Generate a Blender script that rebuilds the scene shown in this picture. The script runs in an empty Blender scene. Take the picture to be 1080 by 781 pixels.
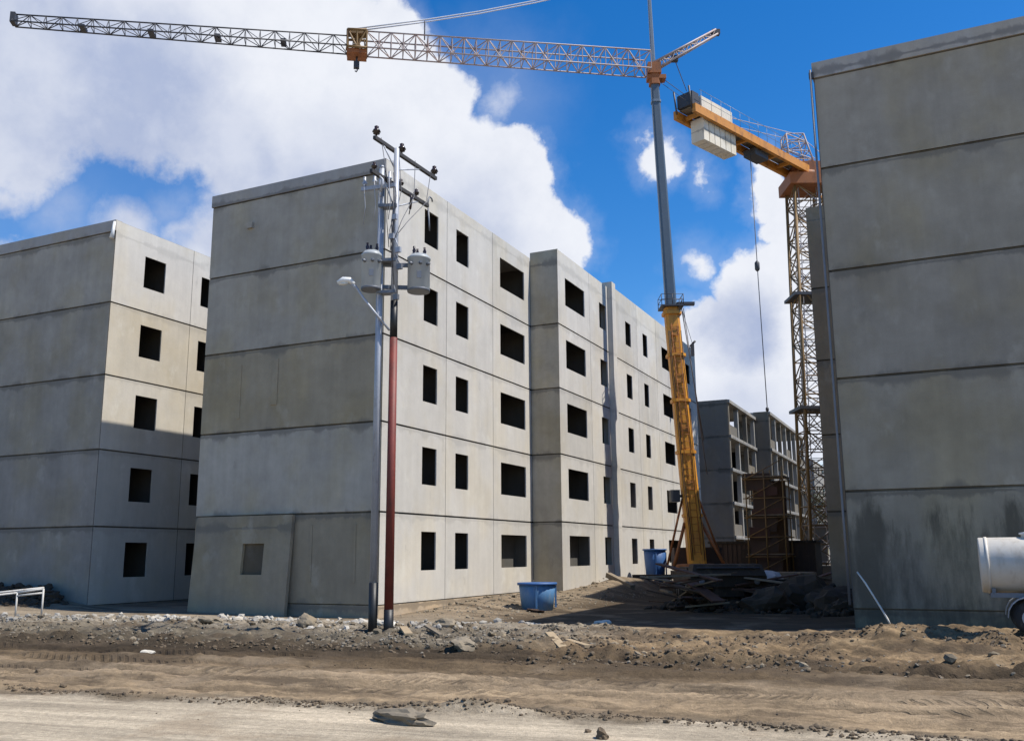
import bpy, math, random
import numpy as np
from mathutils import Vector, Matrix, noise as mnoise

random.seed(7)
scene = bpy.context.scene
COL = scene.collection
R = math.radians
STOREY = 2.7

# ------------------------------------------------------------------ camera
CAM = Vector((15.21, -23.13, 1.405))
YAW, PITCH, ROLL = 0.442, 0.190, -0.007
FPX = 970.65


def cam_axes():
    fwd = Vector((-math.sin(YAW), math.cos(YAW), 0)); right = Vector((math.cos(YAW), math.sin(YAW), 0)); up = Vector((0, 0, 1))
    f2 = fwd * math.cos(PITCH) + up * math.sin(PITCH)
    u2 = up * math.cos(PITCH) - fwd * math.sin(PITCH)
    return right * math.cos(ROLL) + u2 * math.sin(ROLL), u2 * math.cos(ROLL) - right * math.sin(ROLL), f2


RT, UP, FW = cam_axes()
cd = bpy.data.cameras.new('camera')
cam = bpy.data.objects.new('camera', cd)
COL.objects.link(cam)
cam.matrix_world = Matrix(((RT.x, UP.x, -FW.x, CAM.x), (RT.y, UP.y, -FW.y, CAM.y), (RT.z, UP.z, -FW.z, CAM.z), (0, 0, 0, 1)))
cd.sensor_width = 36
cd.lens = FPX / 1080 * 36
cd.shift_x = (540 - 537.36) / 1080
cd.shift_y = (398.61 - 390.5) / 1080
cd.clip_end = 5000
scene.camera = cam


def sky_dir(px, py):
    """direction in the sky for a spot read off the photograph"""
    return (FW + RT * ((px - 537.36) / FPX) - UP * ((py - 398.61) / FPX)).normalized()


# ------------------------------------------------------------------ mesh helper
XF = None      # optional rigid transform applied when a mesh is built


class MB:
    def __init__(self):
        self.v = []; self.f = []; self.s = []; self.m = []; self.cur = 0

    def face(self, pts, smooth=False):
        n = len(self.v)
        self.v += [tuple(p) for p in pts]
        self.f.append(tuple(range(n, n + len(pts)))); self.s.append(smooth); self.m.append(self.cur)

    def quad(self, a, b, c, d, nrm=None):
        a, b, c, d = map(Vector, (a, b, c, d))
        if nrm is not None and (b - a).cross(d - a).dot(nrm) < 0:
            a, b, c, d = d, c, b, a
        self.face((a, b, c, d))

    def hexa(self, p):
        """8 corners: bottom ring 0-3 counter-clockwise, top ring 4-7"""
        n = len(self.v)
        self.v += [tuple(q) for q in p]
        for f in ((3, 2, 1, 0), (4, 5, 6, 7), (0, 1, 5, 4), (1, 2, 6, 5), (2, 3, 7, 6), (3, 0, 4, 7)):
            self.f.append(tuple(n + i for i in f)); self.s.append(False); self.m.append(self.cur)

    def box(self, lo, hi):
        x0, y0, z0 = lo; x1, y1, z1 = hi
        self.hexa([(x0, y0, z0), (x1, y0, z0), (x1, y1, z0), (x0, y1, z0), (x0, y0, z1), (x1, y0, z1), (x1, y1, z1), (x0, y1, z1)])

    def obox(self, c, ax, ay, az):
        """box from its centre and three half-axis vectors"""
        c, ax, ay, az = map(Vector, (c, ax, ay, az))
        self.hexa([c - ax - ay - az, c + ax - ay - az, c + ax + ay - az, c - ax + ay - az,
                   c - ax - ay + az, c + ax - ay + az, c + ax + ay + az, c - ax + ay + az])

    def tube(self, p, q, r, n=6, r2=None, cap=True, smooth=True):
        self.path([p, q], [r, r if r2 is None else r2], n, cap, smooth)

    def path(self, pts, rad, n=8, cap=True, smooth=True):
        pts = [Vector(p) for p in pts]
        if not hasattr(rad, '__len__'): rad = [rad] * len(pts)
        base = len(self.v); ref = None
        for i, p in enumerate(pts):
            d = (pts[min(i + 1, len(pts) - 1)] - pts[max(i - 1, 0)]).normalized()
            if ref is None:
                ref = Vector((0, 0, 1)) if abs(d.z) < .9 else Vector((1, 0, 0))
            a = d.cross(ref).normalized(); b = a.cross(d).normalized(); ref = b
            for k in range(n):
                t = 2 * math.pi * k / n + math.pi / n
                self.v.append(tuple(p + (a * math.cos(t) + b * math.sin(t)) * rad[i]))
        for i in range(len(pts) - 1):
            for k in range(n):
                a0 = base + i * n + k; a1 = base + i * n + (k + 1) % n
                self.f.append((a0, a1, a1 + n, a0 + n)); self.s.append(smooth); self.m.append(self.cur)
        if cap:
            self.f.append(tuple(base + k for k in reversed(range(n)))); self.s.append(False); self.m.append(self.cur)
            e = base + (len(pts) - 1) * n
            self.f.append(tuple(e + k for k in range(n))); self.s.append(False); self.m.append(self.cur)

    def lathe(self, c, axis, prof, n=24, smooth=True):
        """prof = [(distance along axis, radius)]"""
        c = Vector(c); axis = Vector(axis).normalized()
        ref = Vector((0, 0, 1)) if abs(axis.z) < .9 else Vector((1, 0, 0))
        a = axis.cross(ref).normalized(); b = axis.cross(a).normalized()
        base = len(self.v)
        for t, r in prof:
            for k in range(n):
                w = 2 * math.pi * k / n
                self.v.append(tuple(c + axis * t + (a * math.cos(w) + b * math.sin(w)) * r))
        for i in range(len(prof) - 1):
            for k in range(n):
                a0 = base + i * n + k; a1 = base + i * n + (k + 1) % n
                self.f.append((a0, a0 + n, a1 + n, a1)); self.s.append(smooth); self.m.append(self.cur)
        self.f.append(tuple(base + k for k in range(n))); self.s.append(False); self.m.append(self.cur)
        e = base + (len(prof) - 1) * n
        self.f.append(tuple(e + k for k in reversed(range(n)))); self.s.append(False); self.m.append(self.cur)

    def rock(self, c, r, seed, squash=(1, 1, .7), sub=1):
        v, f = ICO[sub]
        rnd = random.Random(seed)
        o = Vector((rnd.uniform(0, 99), rnd.uniform(0, 99), rnd.uniform(0, 99)))
        rot = Matrix.Rotation(rnd.uniform(0, 6.28), 3, 'Z') @ Matrix.Rotation(rnd.uniform(-.5, .5), 3, 'X')
        sx, sy, sz = (squash[0] * rnd.uniform(.7, 1.3), squash[1] * rnd.uniform(.7, 1.3), squash[2] * rnd.uniform(.7, 1.3))
        n = len(self.v); c = Vector(c)
        for p in v:
            k = 1 + .55 * mnoise.noise(p * 1.3 + o) + .25 * mnoise.noise(p * 3 + o)
            q = rot @ Vector((p.x * sx * k * r, p.y * sy * k * r, p.z * sz * k * r))
            self.v.append(tuple(c + q))
        for a, b, d in f:
            self.f.append((n + a, n + b, n + d)); self.s.append(False); self.m.append(self.cur)

    def build(self, name, mat, parent=None, origin=None, color=None):
        me = bpy.data.meshes.new(name)
        if XF is not None: self.v = [tuple(XF @ Vector(p)) for p in self.v]
        o0 = Vector(origin) if origin is not None else Vector((0, 0, 0))
        vs = [tuple(Vector(p) - o0) for p in self.v] if origin is not None else self.v
        me.from_pydata(vs, [], self.f)
        me.polygons.foreach_set('use_smooth', self.s)
        mats = mat if isinstance(mat, (list, tuple)) else [mat]
        for mm in mats: me.materials.append(mm)
        me.polygons.foreach_set('material_index', self.m)
        me.update()
        ob = bpy.data.objects.new(name, me)
        COL.objects.link(ob)
        if parent is not None:
            ob.parent = parent
            if origin is None:          # verts were given in world coordinates
                root = parent
                off = Vector((0, 0, 0))
                while root is not None: off += root.location; root = root.parent
                for vv in me.vertices: vv.co -= off
        elif origin is not None:
            ob.location = o0
        if color: ob.color = (*color, 1)
        return ob


def _ico(sub):
    import bmesh
    bm = bmesh.new(); bmesh.ops.create_icosphere(bm, subdivisions=sub, radius=1)
    v = [Vector(x.co) for x in bm.verts]; f = [tuple(y.index for y in x.verts) for x in bm.faces]; bm.free()
    return v, f


ICO = {1: _ico(1), 2: _ico(2), 3: _ico(3)}


def tag(o, label, cat, group=None):
    o['label'] = label; o['category'] = cat
    if group: o['group'] = group
    return o


def thing(name, label, cat, loc, group=None):
    o = bpy.data.objects.new(name, None); COL.objects.link(o); o.location = loc; o.empty_display_size = .3
    return tag(o, label, cat, group)


def copy_thing(o, loc, label):
    c = o.copy(); COL.objects.link(c); c.location = loc; c['label'] = label
    for ch in list(o.children):
        d = ch.copy(); COL.objects.link(d); d.parent = c
        for g in list(ch.children):
            e = g.copy(); COL.objects.link(e); e.parent = d
    return c


# ------------------------------------------------------------------ materials
class NT:
    def __init__(self, tree): self.t = tree; tree.nodes.clear()

    def n(self, typ, **kw):
        nd = self.t.nodes.new(typ)
        for k, v in kw.items(): setattr(nd, k, v)
        return nd

    def link(self, a, b): self.t.links.new(a, b)

    def _set(self, sock, v):
        if hasattr(v, 'is_output') or isinstance(v, bpy.types.NodeSocket): self.link(v, sock)
        else: sock.default_value = v

    def math(self, op, a, b=0.0, c=None, clamp=False):
        nd = self.n('ShaderNodeMath', operation=op); nd.use_clamp = clamp
        self._set(nd.inputs[0], a); self._set(nd.inputs[1], b)
        if c is not None: self._set(nd.inputs[2], c)
        return nd.outputs[0]

    def vmath(self, op, a, b=(0, 0, 0), out=0):
        nd = self.n('ShaderNodeVectorMath', operation=op)
        self._set(nd.inputs[0], a)
        if op == 'SCALE': self._set(nd.inputs[3], b)
        else: self._set(nd.inputs[1], b)
        return nd.outputs[out]

    def noise(self, vec, scale, detail=4, rough=.55, out='Fac'):
        nd = self.n('ShaderNodeTexNoise'); self._set(nd.inputs['Vector'], vec)
        nd.inputs['Scale'].default_value = scale; nd.inputs['Detail'].default_value = detail; nd.inputs['Roughness'].default_value = rough
        return nd.outputs[out]

    def ramp(self, fac, stops, interp='LINEAR'):
        nd = self.n('ShaderNodeValToRGB'); cr = nd.color_ramp; cr.interpolation = interp
        while len(cr.elements) < len(stops): cr.elements.new(0.5)
        for e, (p, c) in zip(cr.elements, stops):
            e.position = p; e.color = (*c, 1) if len(c) == 3 else c
        self._set(nd.inputs[0], fac)
        return nd.outputs[0]

    def mix(self, fac, a, b, mode='MIX'):
        nd = self.n('ShaderNodeMix', data_type='RGBA', blend_type=mode); nd.clamp_factor = True
        self._set(nd.inputs[0], fac)
        for s, v in ((nd.inputs[6], a), (nd.inputs[7], b)):
            if isinstance(v, (tuple, list)): s.default_value = (*v, 1) if len(v) == 3 else v
            else: self._set(s, v)
        return nd.outputs[2]

    def smooth(self, x, lo, hi, a=0.0, b=1.0):
        nd = self.n('ShaderNodeMapRange'); nd.interpolation_type = 'SMOOTHSTEP'
        self._set(nd.inputs[0], x); nd.inputs[1].default_value = lo; nd.inputs[2].default_value = hi
        nd.inputs[3].default_value = a; nd.inputs[4].default_value = b
        return nd.outputs[0]


def newmat(name):
    m = bpy.data.materials.new(name); m.use_nodes = True
    nt = NT(m.node_tree)
    out = nt.n('ShaderNodeOutputMaterial'); bs = nt.n('ShaderNodeBsdfPrincipled')
    nt.link(bs.outputs[0], out.inputs[0])
    return m, nt, bs


def wpos(nt): return nt.n('ShaderNodeNewGeometry').outputs['Position']


def concrete(name, base, rough=.88, blotch=.22, streak=.16, stain=None, tone=(1.06, 1.0, .9), grime=.6):
    """cast concrete: clouds of tone, vertical run marks, pores; optional run-down damp stains"""
    m, nt, bs = newmat(name)
    p = wpos(nt)
    oi = nt.n('ShaderNodeObjectInfo')
    rnd = nt.math('MULTIPLY_ADD', oi.outputs['Random'], .14, .93)
    n1 = nt.noise(p, .55, 5, .6)
    n2 = nt.noise(p, 2.6, 6, .65)
    ps = nt.vmath('MULTIPLY', p, (2.2, 2.2, .16))
    n3 = nt.noise(ps, 1.6, 5, .6)
    pf = nt.noise(p, 38, 3, .7)
    f = nt.math('MULTIPLY_ADD', nt.math('SUBTRACT', n1, .5), blotch * 2.2, 1)
    f = nt.math('MULTIPLY', f, nt.math('MULTIPLY_ADD', nt.math('SUBTRACT', n2, .5), blotch * 1.1, 1))
    f = nt.math('MULTIPLY', f, nt.math('MULTIPLY_ADD', nt.math('SUBTRACT', n3, .5), streak * 2, 1))
    f = nt.math('MULTIPLY', f, nt.math('MULTIPLY_ADD', nt.math('SUBTRACT', pf, .5), .25, 1))
    f = nt.math('MULTIPLY', f, rnd)
    warm = nt.mix(nt.smooth(nt.noise(nt.vmath('MULTIPLY', p, (.5, .5, .35)), 1.1, 4), .42, .66), base, tuple(b * t for b, t in zip(base, tone)))
    col = nt.mix(1.0, warm, oi.outputs['Color'], 'MULTIPLY')
    sc = nt.vmath('SCALE', col, f)
    # small dark drips and patches
    d = nt.smooth(nt.noise(nt.vmath('MULTIPLY', p, (1.3, 1.3, .5)), 1.7, 6, .7), .60, .74, 0, .35)
    sc = nt.mix(d, sc, tuple(b * .55 for b in base))
    oc = nt.n('ShaderNodeTexCoord').outputs['Object']
    sp = nt.n('ShaderNodeSeparateXYZ'); nt.link(oc, sp.inputs[0])
    fr = nt.math('FRACT', nt.math('DIVIDE', nt.math('ADD', sp.outputs[2], 27.0), STOREY))
    dj = nt.math('ABSOLUTE', nt.math('SUBTRACT', nt.math('FRACT', nt.math('ADD', fr, .53)), .5))
    gnz = nt.noise(nt.vmath('MULTIPLY', p, (.55, .55, .25)), 1.6, 6, .65)
    reach = nt.smooth(gnz, .40, .72, .010, .11)
    gm_ = nt.smooth(nt.math('DIVIDE', dj, reach), .3, 1.5, 1, 0)
    sc = nt.mix(nt.math('MULTIPLY', gm_, grime), sc, tuple(b * .38 for b in base))
    lite = nt.smooth(nt.noise(nt.vmath('MULTIPLY', p, (.9, .9, .6)), 1.3, 5, .6), .57, .70, 0, .22)
    sc = nt.mix(lite, sc, tuple(min(.7, b * 1.45) for b in base))
    if stain is not None:
        z0, z1 = stain
        sep = nt.n('ShaderNodeSeparateXYZ'); nt.link(p, sep.inputs[0])
        wob = nt.noise(nt.vmath('MULTIPLY', p, (1.15, 1.15, .25)), 1.2, 7, .68)
        edge = nt.math('ADD', sep.outputs[2], nt.math('MULTIPLY', nt.math('SUBTRACT', wob, .5), -4.2))
        k = nt.math('MULTIPLY', nt.smooth(edge, z1 - .55, z1 + .15, 1, 0), nt.smooth(wob, .32, .60, 0, .72))
        sc = nt.mix(k, sc, (.06, .055, .042))
    nt._set(bs.inputs['Base Color'], sc)
    bs.inputs['Roughness'].default_value = rough
    bs.inputs['Specular IOR Level'].default_value = .25
    bp = nt.n('ShaderNodeBump'); bp.inputs['Strength'].default_value = .35; bp.inputs['Distance'].default_value = .03
    nt._set(bp.inputs['Height'], nt.math('ADD', nt.math('MULTIPLY', n2, .8), nt.math('MULTIPLY', pf, .35)))
    nt.link(bp.outputs[0], bs.inputs['Normal'])
    return m


def simple(name, base, rough=.6, metal=0.0, var=.25, scale=3.0, dirt=None, bump=.1):
    m, nt, bs = newmat(name)
    p = wpos(nt)
    n = nt.noise(p, scale, 5, .65); n2 = nt.noise(p, scale * 9, 3, .6)
    f = nt.math('MULTIPLY_ADD', nt.math('SUBTRACT', n, .5), var * 2, 1)
    f = nt.math('MULTIPLY', f, nt.math('MULTIPLY_ADD', nt.math('SUBTRACT', n2, .5), var * .8, 1))
    c = nt.vmath('SCALE', base, f)
    if dirt:
        c = nt.mix(nt.smooth(nt.noise(nt.vmath('MULTIPLY', p, (1, 1, .4)), scale * 1.7, 6, .7), .5, .72, 0, .7), c, dirt)
    nt._set(bs.inputs['Base Color'], c)
    bs.inputs['Roughness'].default_value = rough; bs.inputs['Metallic'].default_value = metal
    if bump:
        bp = nt.n('ShaderNodeBump'); bp.inputs['Strength'].default_value = bump; bp.inputs['Distance'].default_value = .02
        nt._set(bp.inputs['Height'], n2); nt.link(bp.outputs[0], bs.inputs['Normal'])
    return m


M = {}
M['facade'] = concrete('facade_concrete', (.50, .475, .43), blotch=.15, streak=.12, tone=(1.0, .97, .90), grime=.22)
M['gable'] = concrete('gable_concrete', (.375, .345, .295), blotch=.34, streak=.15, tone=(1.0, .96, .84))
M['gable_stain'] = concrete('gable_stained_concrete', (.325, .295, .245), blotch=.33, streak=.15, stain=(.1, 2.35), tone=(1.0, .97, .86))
M['groove'] = concrete('joint_concrete', (.15, .138, .12))
M['plinth'] = concrete('plinth_concrete', (.40, .32, .23), blotch=.2, streak=.1)
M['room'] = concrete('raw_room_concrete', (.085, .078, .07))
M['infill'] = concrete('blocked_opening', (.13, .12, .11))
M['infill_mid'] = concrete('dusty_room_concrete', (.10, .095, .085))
M['slab'] = concrete('roof_slab_concrete', (.37, .355, .335), blotch=.18)
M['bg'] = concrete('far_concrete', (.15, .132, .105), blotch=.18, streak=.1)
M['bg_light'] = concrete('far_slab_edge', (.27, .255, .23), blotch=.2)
M['orange'] = simple('orange_crane_paint', (.66, .29, .03), .5, 0, .16, 1.2, dirt=(.30, .11, .02))
M['old_orange'] = simple('weathered_orange_paint', (.52, .215, .03), .55, 0, .25, 1.0, dirt=(.12, .05, .02))
M['crane_grey'] = simple('grey_crane_steel', (.17, .21, .25), .45, .2, .2, 1.5)
M['jib_steel'] = simple('rust_streaked_jib_steel', (.38, .31, .29), .55, 0, .3, .8, dirt=(.30, .14, .08))
M['tower_steel'] = simple('rusty_brown_tower_steel', (.20, .115, .035), .6, 0, .35, .8, dirt=(.10, .05, .025))
M['rust_dark'] = simple('dark_rusty_sheet', (.07, .03, .018), .8, 0, .4, 2)
M['mast_grey'] = simple('dark_blue_grey_steel', (.085, .115, .145), .45, .15, .2, 1.2)
M['pale_steel'] = simple('pale_lattice_steel', (.40, .37, .37), .5, .1, .25, 1.0, dirt=(.33, .17, .10))
M['dark_steel'] = simple('dark_lattice_steel', (.055, .055, .06), .55, .2, .3, 1.0)
M['rust'] = simple('rusty_orange_steel', (.30, .10, .025), .65, .0, .3, 1.4, dirt=(.10, .04, .02))
M['cable'] = simple('steel_cable', (.10, .10, .11), .5, .3, .2)
M['white_cable'] = simple('bright_stay', (.62, .64, .68), .5, .1, .1)
M['weight'] = concrete('counterweight_concrete', (.62, .58, .50), blotch=.12)
M['galv'] = simple('galvanised_pole', (.38, .40, .44), .5, .25, .25, 2.5, dirt=(.2, .19, .18))
M['galv_dark'] = simple('dark_galvanised', (.16, .17, .19), .5, .3, .2, 3)
M['redpaint'] = simple('red_oxide_paint', (.17, .03, .02), .6, 0, .35, 3, dirt=(.05, .02, .016))
M['arm'] = simple('creosoted_arm', (.035, .032, .03), .7, 0, .3, 4)
M['black'] = simple('black_paint', (.012, .012, .013), .5, 0, .25, 4)
M['tgrey'] = simple('transformer_grey_paint', (.36, .38, .38), .4, .0, .1, 2, dirt=(.24, .25, .24))
M['ceramic'] = simple('dark_glazed_ceramic', (.03, .018, .015), .2, 0, .1)
M['white'] = simple('white_metal_paint', (.72, .72, .70), .4, 0, .1, 2, dirt=(.5, .48, .42))
M['cream'] = simple('dusty_cream_paint', (.60, .555, .475), .5, 0, .14, 1.6, dirt=(.40, .34, .26))
M['dull_white'] = simple('chipped_dull_white_paint', (.50, .48, .44), .6, 0, .2, 3, dirt=(.25, .2, .16))
M['blue'] = simple('blue_plastic', (.075, .19, .36), .6, 0, .2, 2.5, dirt=(.17, .24, .32))
M['blue_dark'] = simple('deep_blue_plastic', (.03, .10, .27), .55, 0, .15, 2.5)
M['timber'] = simple('raw_timber', (.36, .27, .16), .8, 0, .25, 6)
M['old_timber'] = simple('weathered_timber', (.20, .16, .11), .85, 0, .3, 6)
M['rubber'] = simple('black_rubber', (.02, .02, .02), .8, 0, .2, 6, dirt=(.10, .08, .05))
M['chassis'] = simple('dark_chassis', (.032, .022, .014), .9, 0, .3, 2, dirt=(.12, .09, .06))
M['glass'] = simple('dark_cab_glass', (.012, .012, .012), .7, 0, .05, bump=0)
M['tarp'] = simple('pale_tarpaulin', (.42, .42, .42), .7, 0, .2, 4)
M['dark_soil'] = simple('dark_soil', (.045, .032, .02), .95, 0, .4, 4, bump=.5)
M['rocks'] = concrete('broken_concrete', (.235, .195, .14), blotch=.45)
M['pale_rocks'] = concrete('pale_broken_concrete', (.40, .375, .33), blotch=.35)
M['gravel'] = simple('dusty_gravel', (.22, .19, .145), .95, 0, .55, 2.2, bump=.3)
M['clods'] = simple('earth_clods', (.12, .088, .055), .98, 0, .5, 2.0, bump=.4)
M['wine'] = simple('dark_brown_panels', (.06, .034, .02), .8, 0, .35, 2)
M['bark'] = simple('bark', (.10, .075, .05), .9, 0, .3, 6)
M['leaf'] = simple('dusty_foliage', (.075, .085, .045), .8, 0, .4, 3, bump=0)
M['lampglass'] = simple('milky_lamp_bowl', (.62, .61, .56), .35, 0, .05, bump=0)

# ------------------------------------------------------------------ ground
TH = R(7.5)


def vnoise(x, y, seed=0):
    xi = np.floor(x).astype(np.int64); yi = np.floor(y).astype(np.int64)
    fx = x - xi; fy = y - yi
    fx = fx * fx * (3 - 2 * fx); fy = fy * fy * (3 - 2 * fy)

    def h(a, b):
        n = (a * 374761393 + b * 668265263 + seed * 974711) & 0x7fffffff
        n = ((n ^ (n >> 13)) * 1274126177) & 0x7fffffff
        n = (n ^ (n >> 16)) & 0xffff
        return n / 65535.0
    return (h(xi, yi) * (1 - fx) + h(xi + 1, yi) * fx) * (1 - fy) + (h(xi, yi + 1) * (1 - fx) + h(xi + 1, yi + 1) * fx) * fy - .5


def fbm(x, y, seed=0, octv=4, gain=.5):
    s = 0; a = 1
    for i in range(octv):
        s = s + a * vnoise(x * 2 ** i + 17.3 * i, y * 2 ** i - 9.1 * i, seed + i); a *= gain
    return s


def sst(x, a, b):
    t = np.clip((x - a) / (b - a), 0, 1); return t * t * (3 - 2 * t)


def tcoord(x, y): return -math.sin(TH) * x + math.cos(TH) * y


def ground_z(x, y):
    x = np.asarray(x, float); y = np.asarray(y, float)
    t = tcoord(x, y)
    tw = t + .55 * fbm(x * .25, y * .25, 5, 3)
    z = -.27 + 0 * x
    # site falls a little below the slab of the nearest block
    near = np.exp(-((x + 1) / 5.0) ** 2 - ((y + .5) / 3.0) ** 2)
    z = z - .10 * near
    # alley rises, with spoil heaps along the facade
    z = z - .10 * sst(x, 1.5, 4) * sst(y, -2.5, 0) * (1 - sst(x, 11.5, 13.5)) + sst(y, 1, 16) * sst(x, -1, .5) * (1 - sst(x, 2.6, 5.5)) * .24
    z = z + .50 * np.exp(-((x - 2.2) / 1.1) ** 2 - ((y - 16.0) / 4.2) ** 2) * (1 + .5 * fbm(x * 1.6, y * 1.6, 9, 3))
    z = z + .22 * np.exp(-((x - .9) / .9) ** 2 - ((y - 6.0) / 4.0) ** 2)
    # bank of earth at the left block
    z = z + .42 * np.exp(-((x + 14.6) / 2.6) ** 2 - ((y + .5) / 1.0) ** 2) * (1 + .6 * fbm(x * 1.3, y * 1.3, 13, 3))
    # spoil in front of the right block
    z = z + (.20 + .12 * fbm(x * 1.1, y * 1.1, 3, 3)) * np.exp(-((x - 15.0) / 2.6) ** 2 - ((y + 3.4) / 1.7) ** 2)
    # the rubble strip
    rub = sst(tw, -9.55, -9.25) * (1 - sst(tw, -4.5, -1.5)) * (1 - .75 * sst(x, 7.5, 10.5))
    z = z + rub * (.06 + .15 * fbm(x * 1.7, y * 1.7, 21, 4) + .12 * np.abs(fbm(x * 3.4, y * 3.4, 23, 3)))
    # churned, rutted earth on the right
    ch = sst(x, 7.5, 10) * sst(tw, -11.3, -10.2) * (1 - sst(tw, -4.5, -3.0))
    w = t + .10 * (x - 10) ** 2 * .25 + .5 * fbm(x * .4, y * .4, 31, 2)
    z = z + ch * (.075 * np.sin(w * 4.6 + 2 * fbm(x * .6, y * .6, 35, 2)) + .13 * fbm(x * 1.9, y * 1.9, 33, 5, .6))
    # wheel ruts of the dirt track
    for t0, wd, dp in ((-10.3, .14, .11), (-10.75, .10, .05), (-11.5, .18, .06), (-12.9, .16, .065), (-13.5, .12, .06), (-14.2, .1, .035), (-9.85, .16, .07)):
        z = z - 1.35 * dp * np.exp(-((tw - t0) / wd) ** 2) * (.75 + .8 * fbm(x * .5, y * .5, int(40 - t0 * 10), 2))
        z = z + dp * .8 * np.exp(-((tw - t0 - .38) / wd) ** 2)
    trk = sst(tw, -15.1, -14.6) * (1 - sst(tw, -9.2, -8.2))
    z = z + trk * (.06 * fbm(x * 1.3, y * 2.0, 51, 5, .6) + .035 * np.abs(fbm(x * 5, y * 6, 55, 3)))
    # crumbled edge against the pale hardstanding
    z = z + .07 * np.exp(-((tw + 15.0) / .14) ** 2) * (.35 + 2.2 * np.clip(fbm(x * 1.3, y * 1.3, 61, 3), 0, 1))
    z = z - .12 * ch * sst(tw, -9.5, -6.5) * (1 - sst(x, 12, 13.8))
    rough = np.clip(ch + .8 * rub + .25 * trk, 0, 1)
    z = z + rough * .07 * (np.abs(fbm(x * 4.2, y * 4.2, 75, 3)) * 2 - .45)
    z = z + .006 * fbm(x * 5, y * 5, 71, 2)
    return z


def axis(lo, hi, step, far, grow=1.25):
    a = list(np.arange(lo, hi + 1e-6, step))
    s = step; p = hi
    up = []
    while p < far: s *= grow; p += s; up.append(p)
    s = step; p = lo; dn = []
    while p > -far: s *= grow; p -= s; dn.append(p)
    return np.array(dn[::-1] + a + up)


gx = axis(-8, 18.2, .062, 1500, 1.22)
gy = axis(-17.5, 1.5, .058, 1500, 1.22)
X, Y = np.meshgrid(gx, gy)
Z = ground_z(X, Y)
dist = np.hypot(X - 5, Y)
Z = np.where(dist > 150, -.27, Z)
nx, ny = len(gx), len(gy)
co = np.stack([X, Y, Z], -1).reshape(-1, 3)
ii = np.arange(nx * ny).reshape(ny, nx)
fc = np.stack([ii[:-1, :-1], ii[:-1, 1:], ii[1:, 1:], ii[1:, :-1]], -1).reshape(-1, 4)
gm = bpy.data.meshes.new('ground')
gm.vertices.add(len(co)); gm.vertices.foreach_set('co', co.ravel())
gm.loops.add(fc.size); gm.loops.foreach_set('vertex_index', fc.ravel().astype(np.int32))
gm.polygons.add(len(fc)); gm.polygons.foreach_set('loop_start', np.arange(0, fc.size, 4, dtype=np.int32))
gm.polygons.foreach_set('loop_total', np.full(len(fc), 4, dtype=np.int32))
gm.polygons.foreach_set('use_smooth', np.ones(len(fc), dtype=bool))
gm.update(calc_edges=True)
ground = bpy.data.objects.new('ground', gm); COL.objects.link(ground); ground['kind'] = 'structure'


def gz(x, y): return float(ground_z(np.array([x]), np.array([y]))[0])


m, nt, bs = newmat('site_earth')
p = wpos(nt)
dt = nt.vmath('DOT_PRODUCT', p, (-math.sin(TH), math.cos(TH), 0), out=1)
wob = nt.math('MULTIPLY', nt.math('SUBTRACT', nt.noise(p, .35, 6, .62), .5), 2.2)
wob2 = nt.math('MULTIPLY', nt.math('SUBTRACT', nt.noise(p, 2.4, 5, .65), .5), .55)
tt = nt.math('ADD', nt.math('ADD', dt, wob), wob2)
ps = nt.math('DIVIDE', nt.math('ADD', tt, 22), 26.0)


def tp(v): return (v + 22) / 26.0


col = nt.ramp(ps, [(0, (.39, .33, .24)), (tp(-15.35), (.38, .315, .225)), (tp(-15.05), (.13, .10, .065)), (tp(-14.7), (.275, .20, .12)),
                   (tp(-12.6), (.24, .178, .112)), (tp(-11.8), (.165, .118, .07)), (tp(-10.8), (.095, .066, .038)), (tp(-9.9), (.055, .04, .025)), (tp(-9.2), (.06, .046, .03)),
                   (tp(-8.2), (.115, .096, .068)), (tp(-6.6), (.15, .125, .09)), (tp(-5.2), (.24, .205, .155)), (tp(-2.5), (.26, .215, .155)), (tp(1.5), (.22, .17, .115)), (1, (.20, .155, .105))])
# drier / damper drifts along the track, grit, pebbles
dirn = nt.n('ShaderNodeVectorRotate', rotation_type='Z_AXIS'); nt.link(p, dirn.inputs['Vector']); dirn.inputs['Angle'].default_value = -TH
drift = nt.noise(nt.vmath('MULTIPLY', dirn.outputs[0], (.22, 3.6, 1)), 1.0, 7, .68)
grit = nt.noise(p, 14, 5, .7)
grit2 = nt.noise(p, 55, 3, .7)
f = nt.math('MULTIPLY_ADD', nt.math('SUBTRACT', drift, .5), 2.3, 1)
f = nt.math('MULTIPLY', f, nt.math('MULTIPLY_ADD', nt.math('SUBTRACT', grit, .5), 1.1, 1))
f = nt.math('MULTIPLY', f, nt.math('MULTIPLY_ADD', nt.math('SUBTRACT', grit2, .5), .7, 1))
f = nt.math('MULTIPLY', f, nt.math('MULTIPLY_ADD', nt.math('SUBTRACT', nt.noise(p, 1.1, 5, .6), .5), .7, 1))
col = nt.vmath('SCALE', col, f)
sxyz = nt.n('ShaderNodeSeparateXYZ'); nt.link(p, sxyz.inputs[0])
brown = nt.math('MULTIPLY', nt.smooth(nt.math('ADD', sxyz.outputs[0], wob), 7.0, 9.5), nt.smooth(tt, -10.2, -9.0))
col = nt.mix(nt.math('MULTIPLY', brown, .92), col, nt.vmath('SCALE', nt.ramp(nt.noise(dirn.outputs[0], 1.2, 7, .65), [(.32, (.075, .05, .03)), (.46, (.16, .11, .062)), (.58, (.24, .165, .09)), (.72, (.30, .22, .13))]), f))
alley = nt.math('MULTIPLY', nt.smooth(sxyz.outputs[1], -2.0, .5), nt.smooth(sxyz.outputs[0], 2.2, 4.0))
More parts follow.
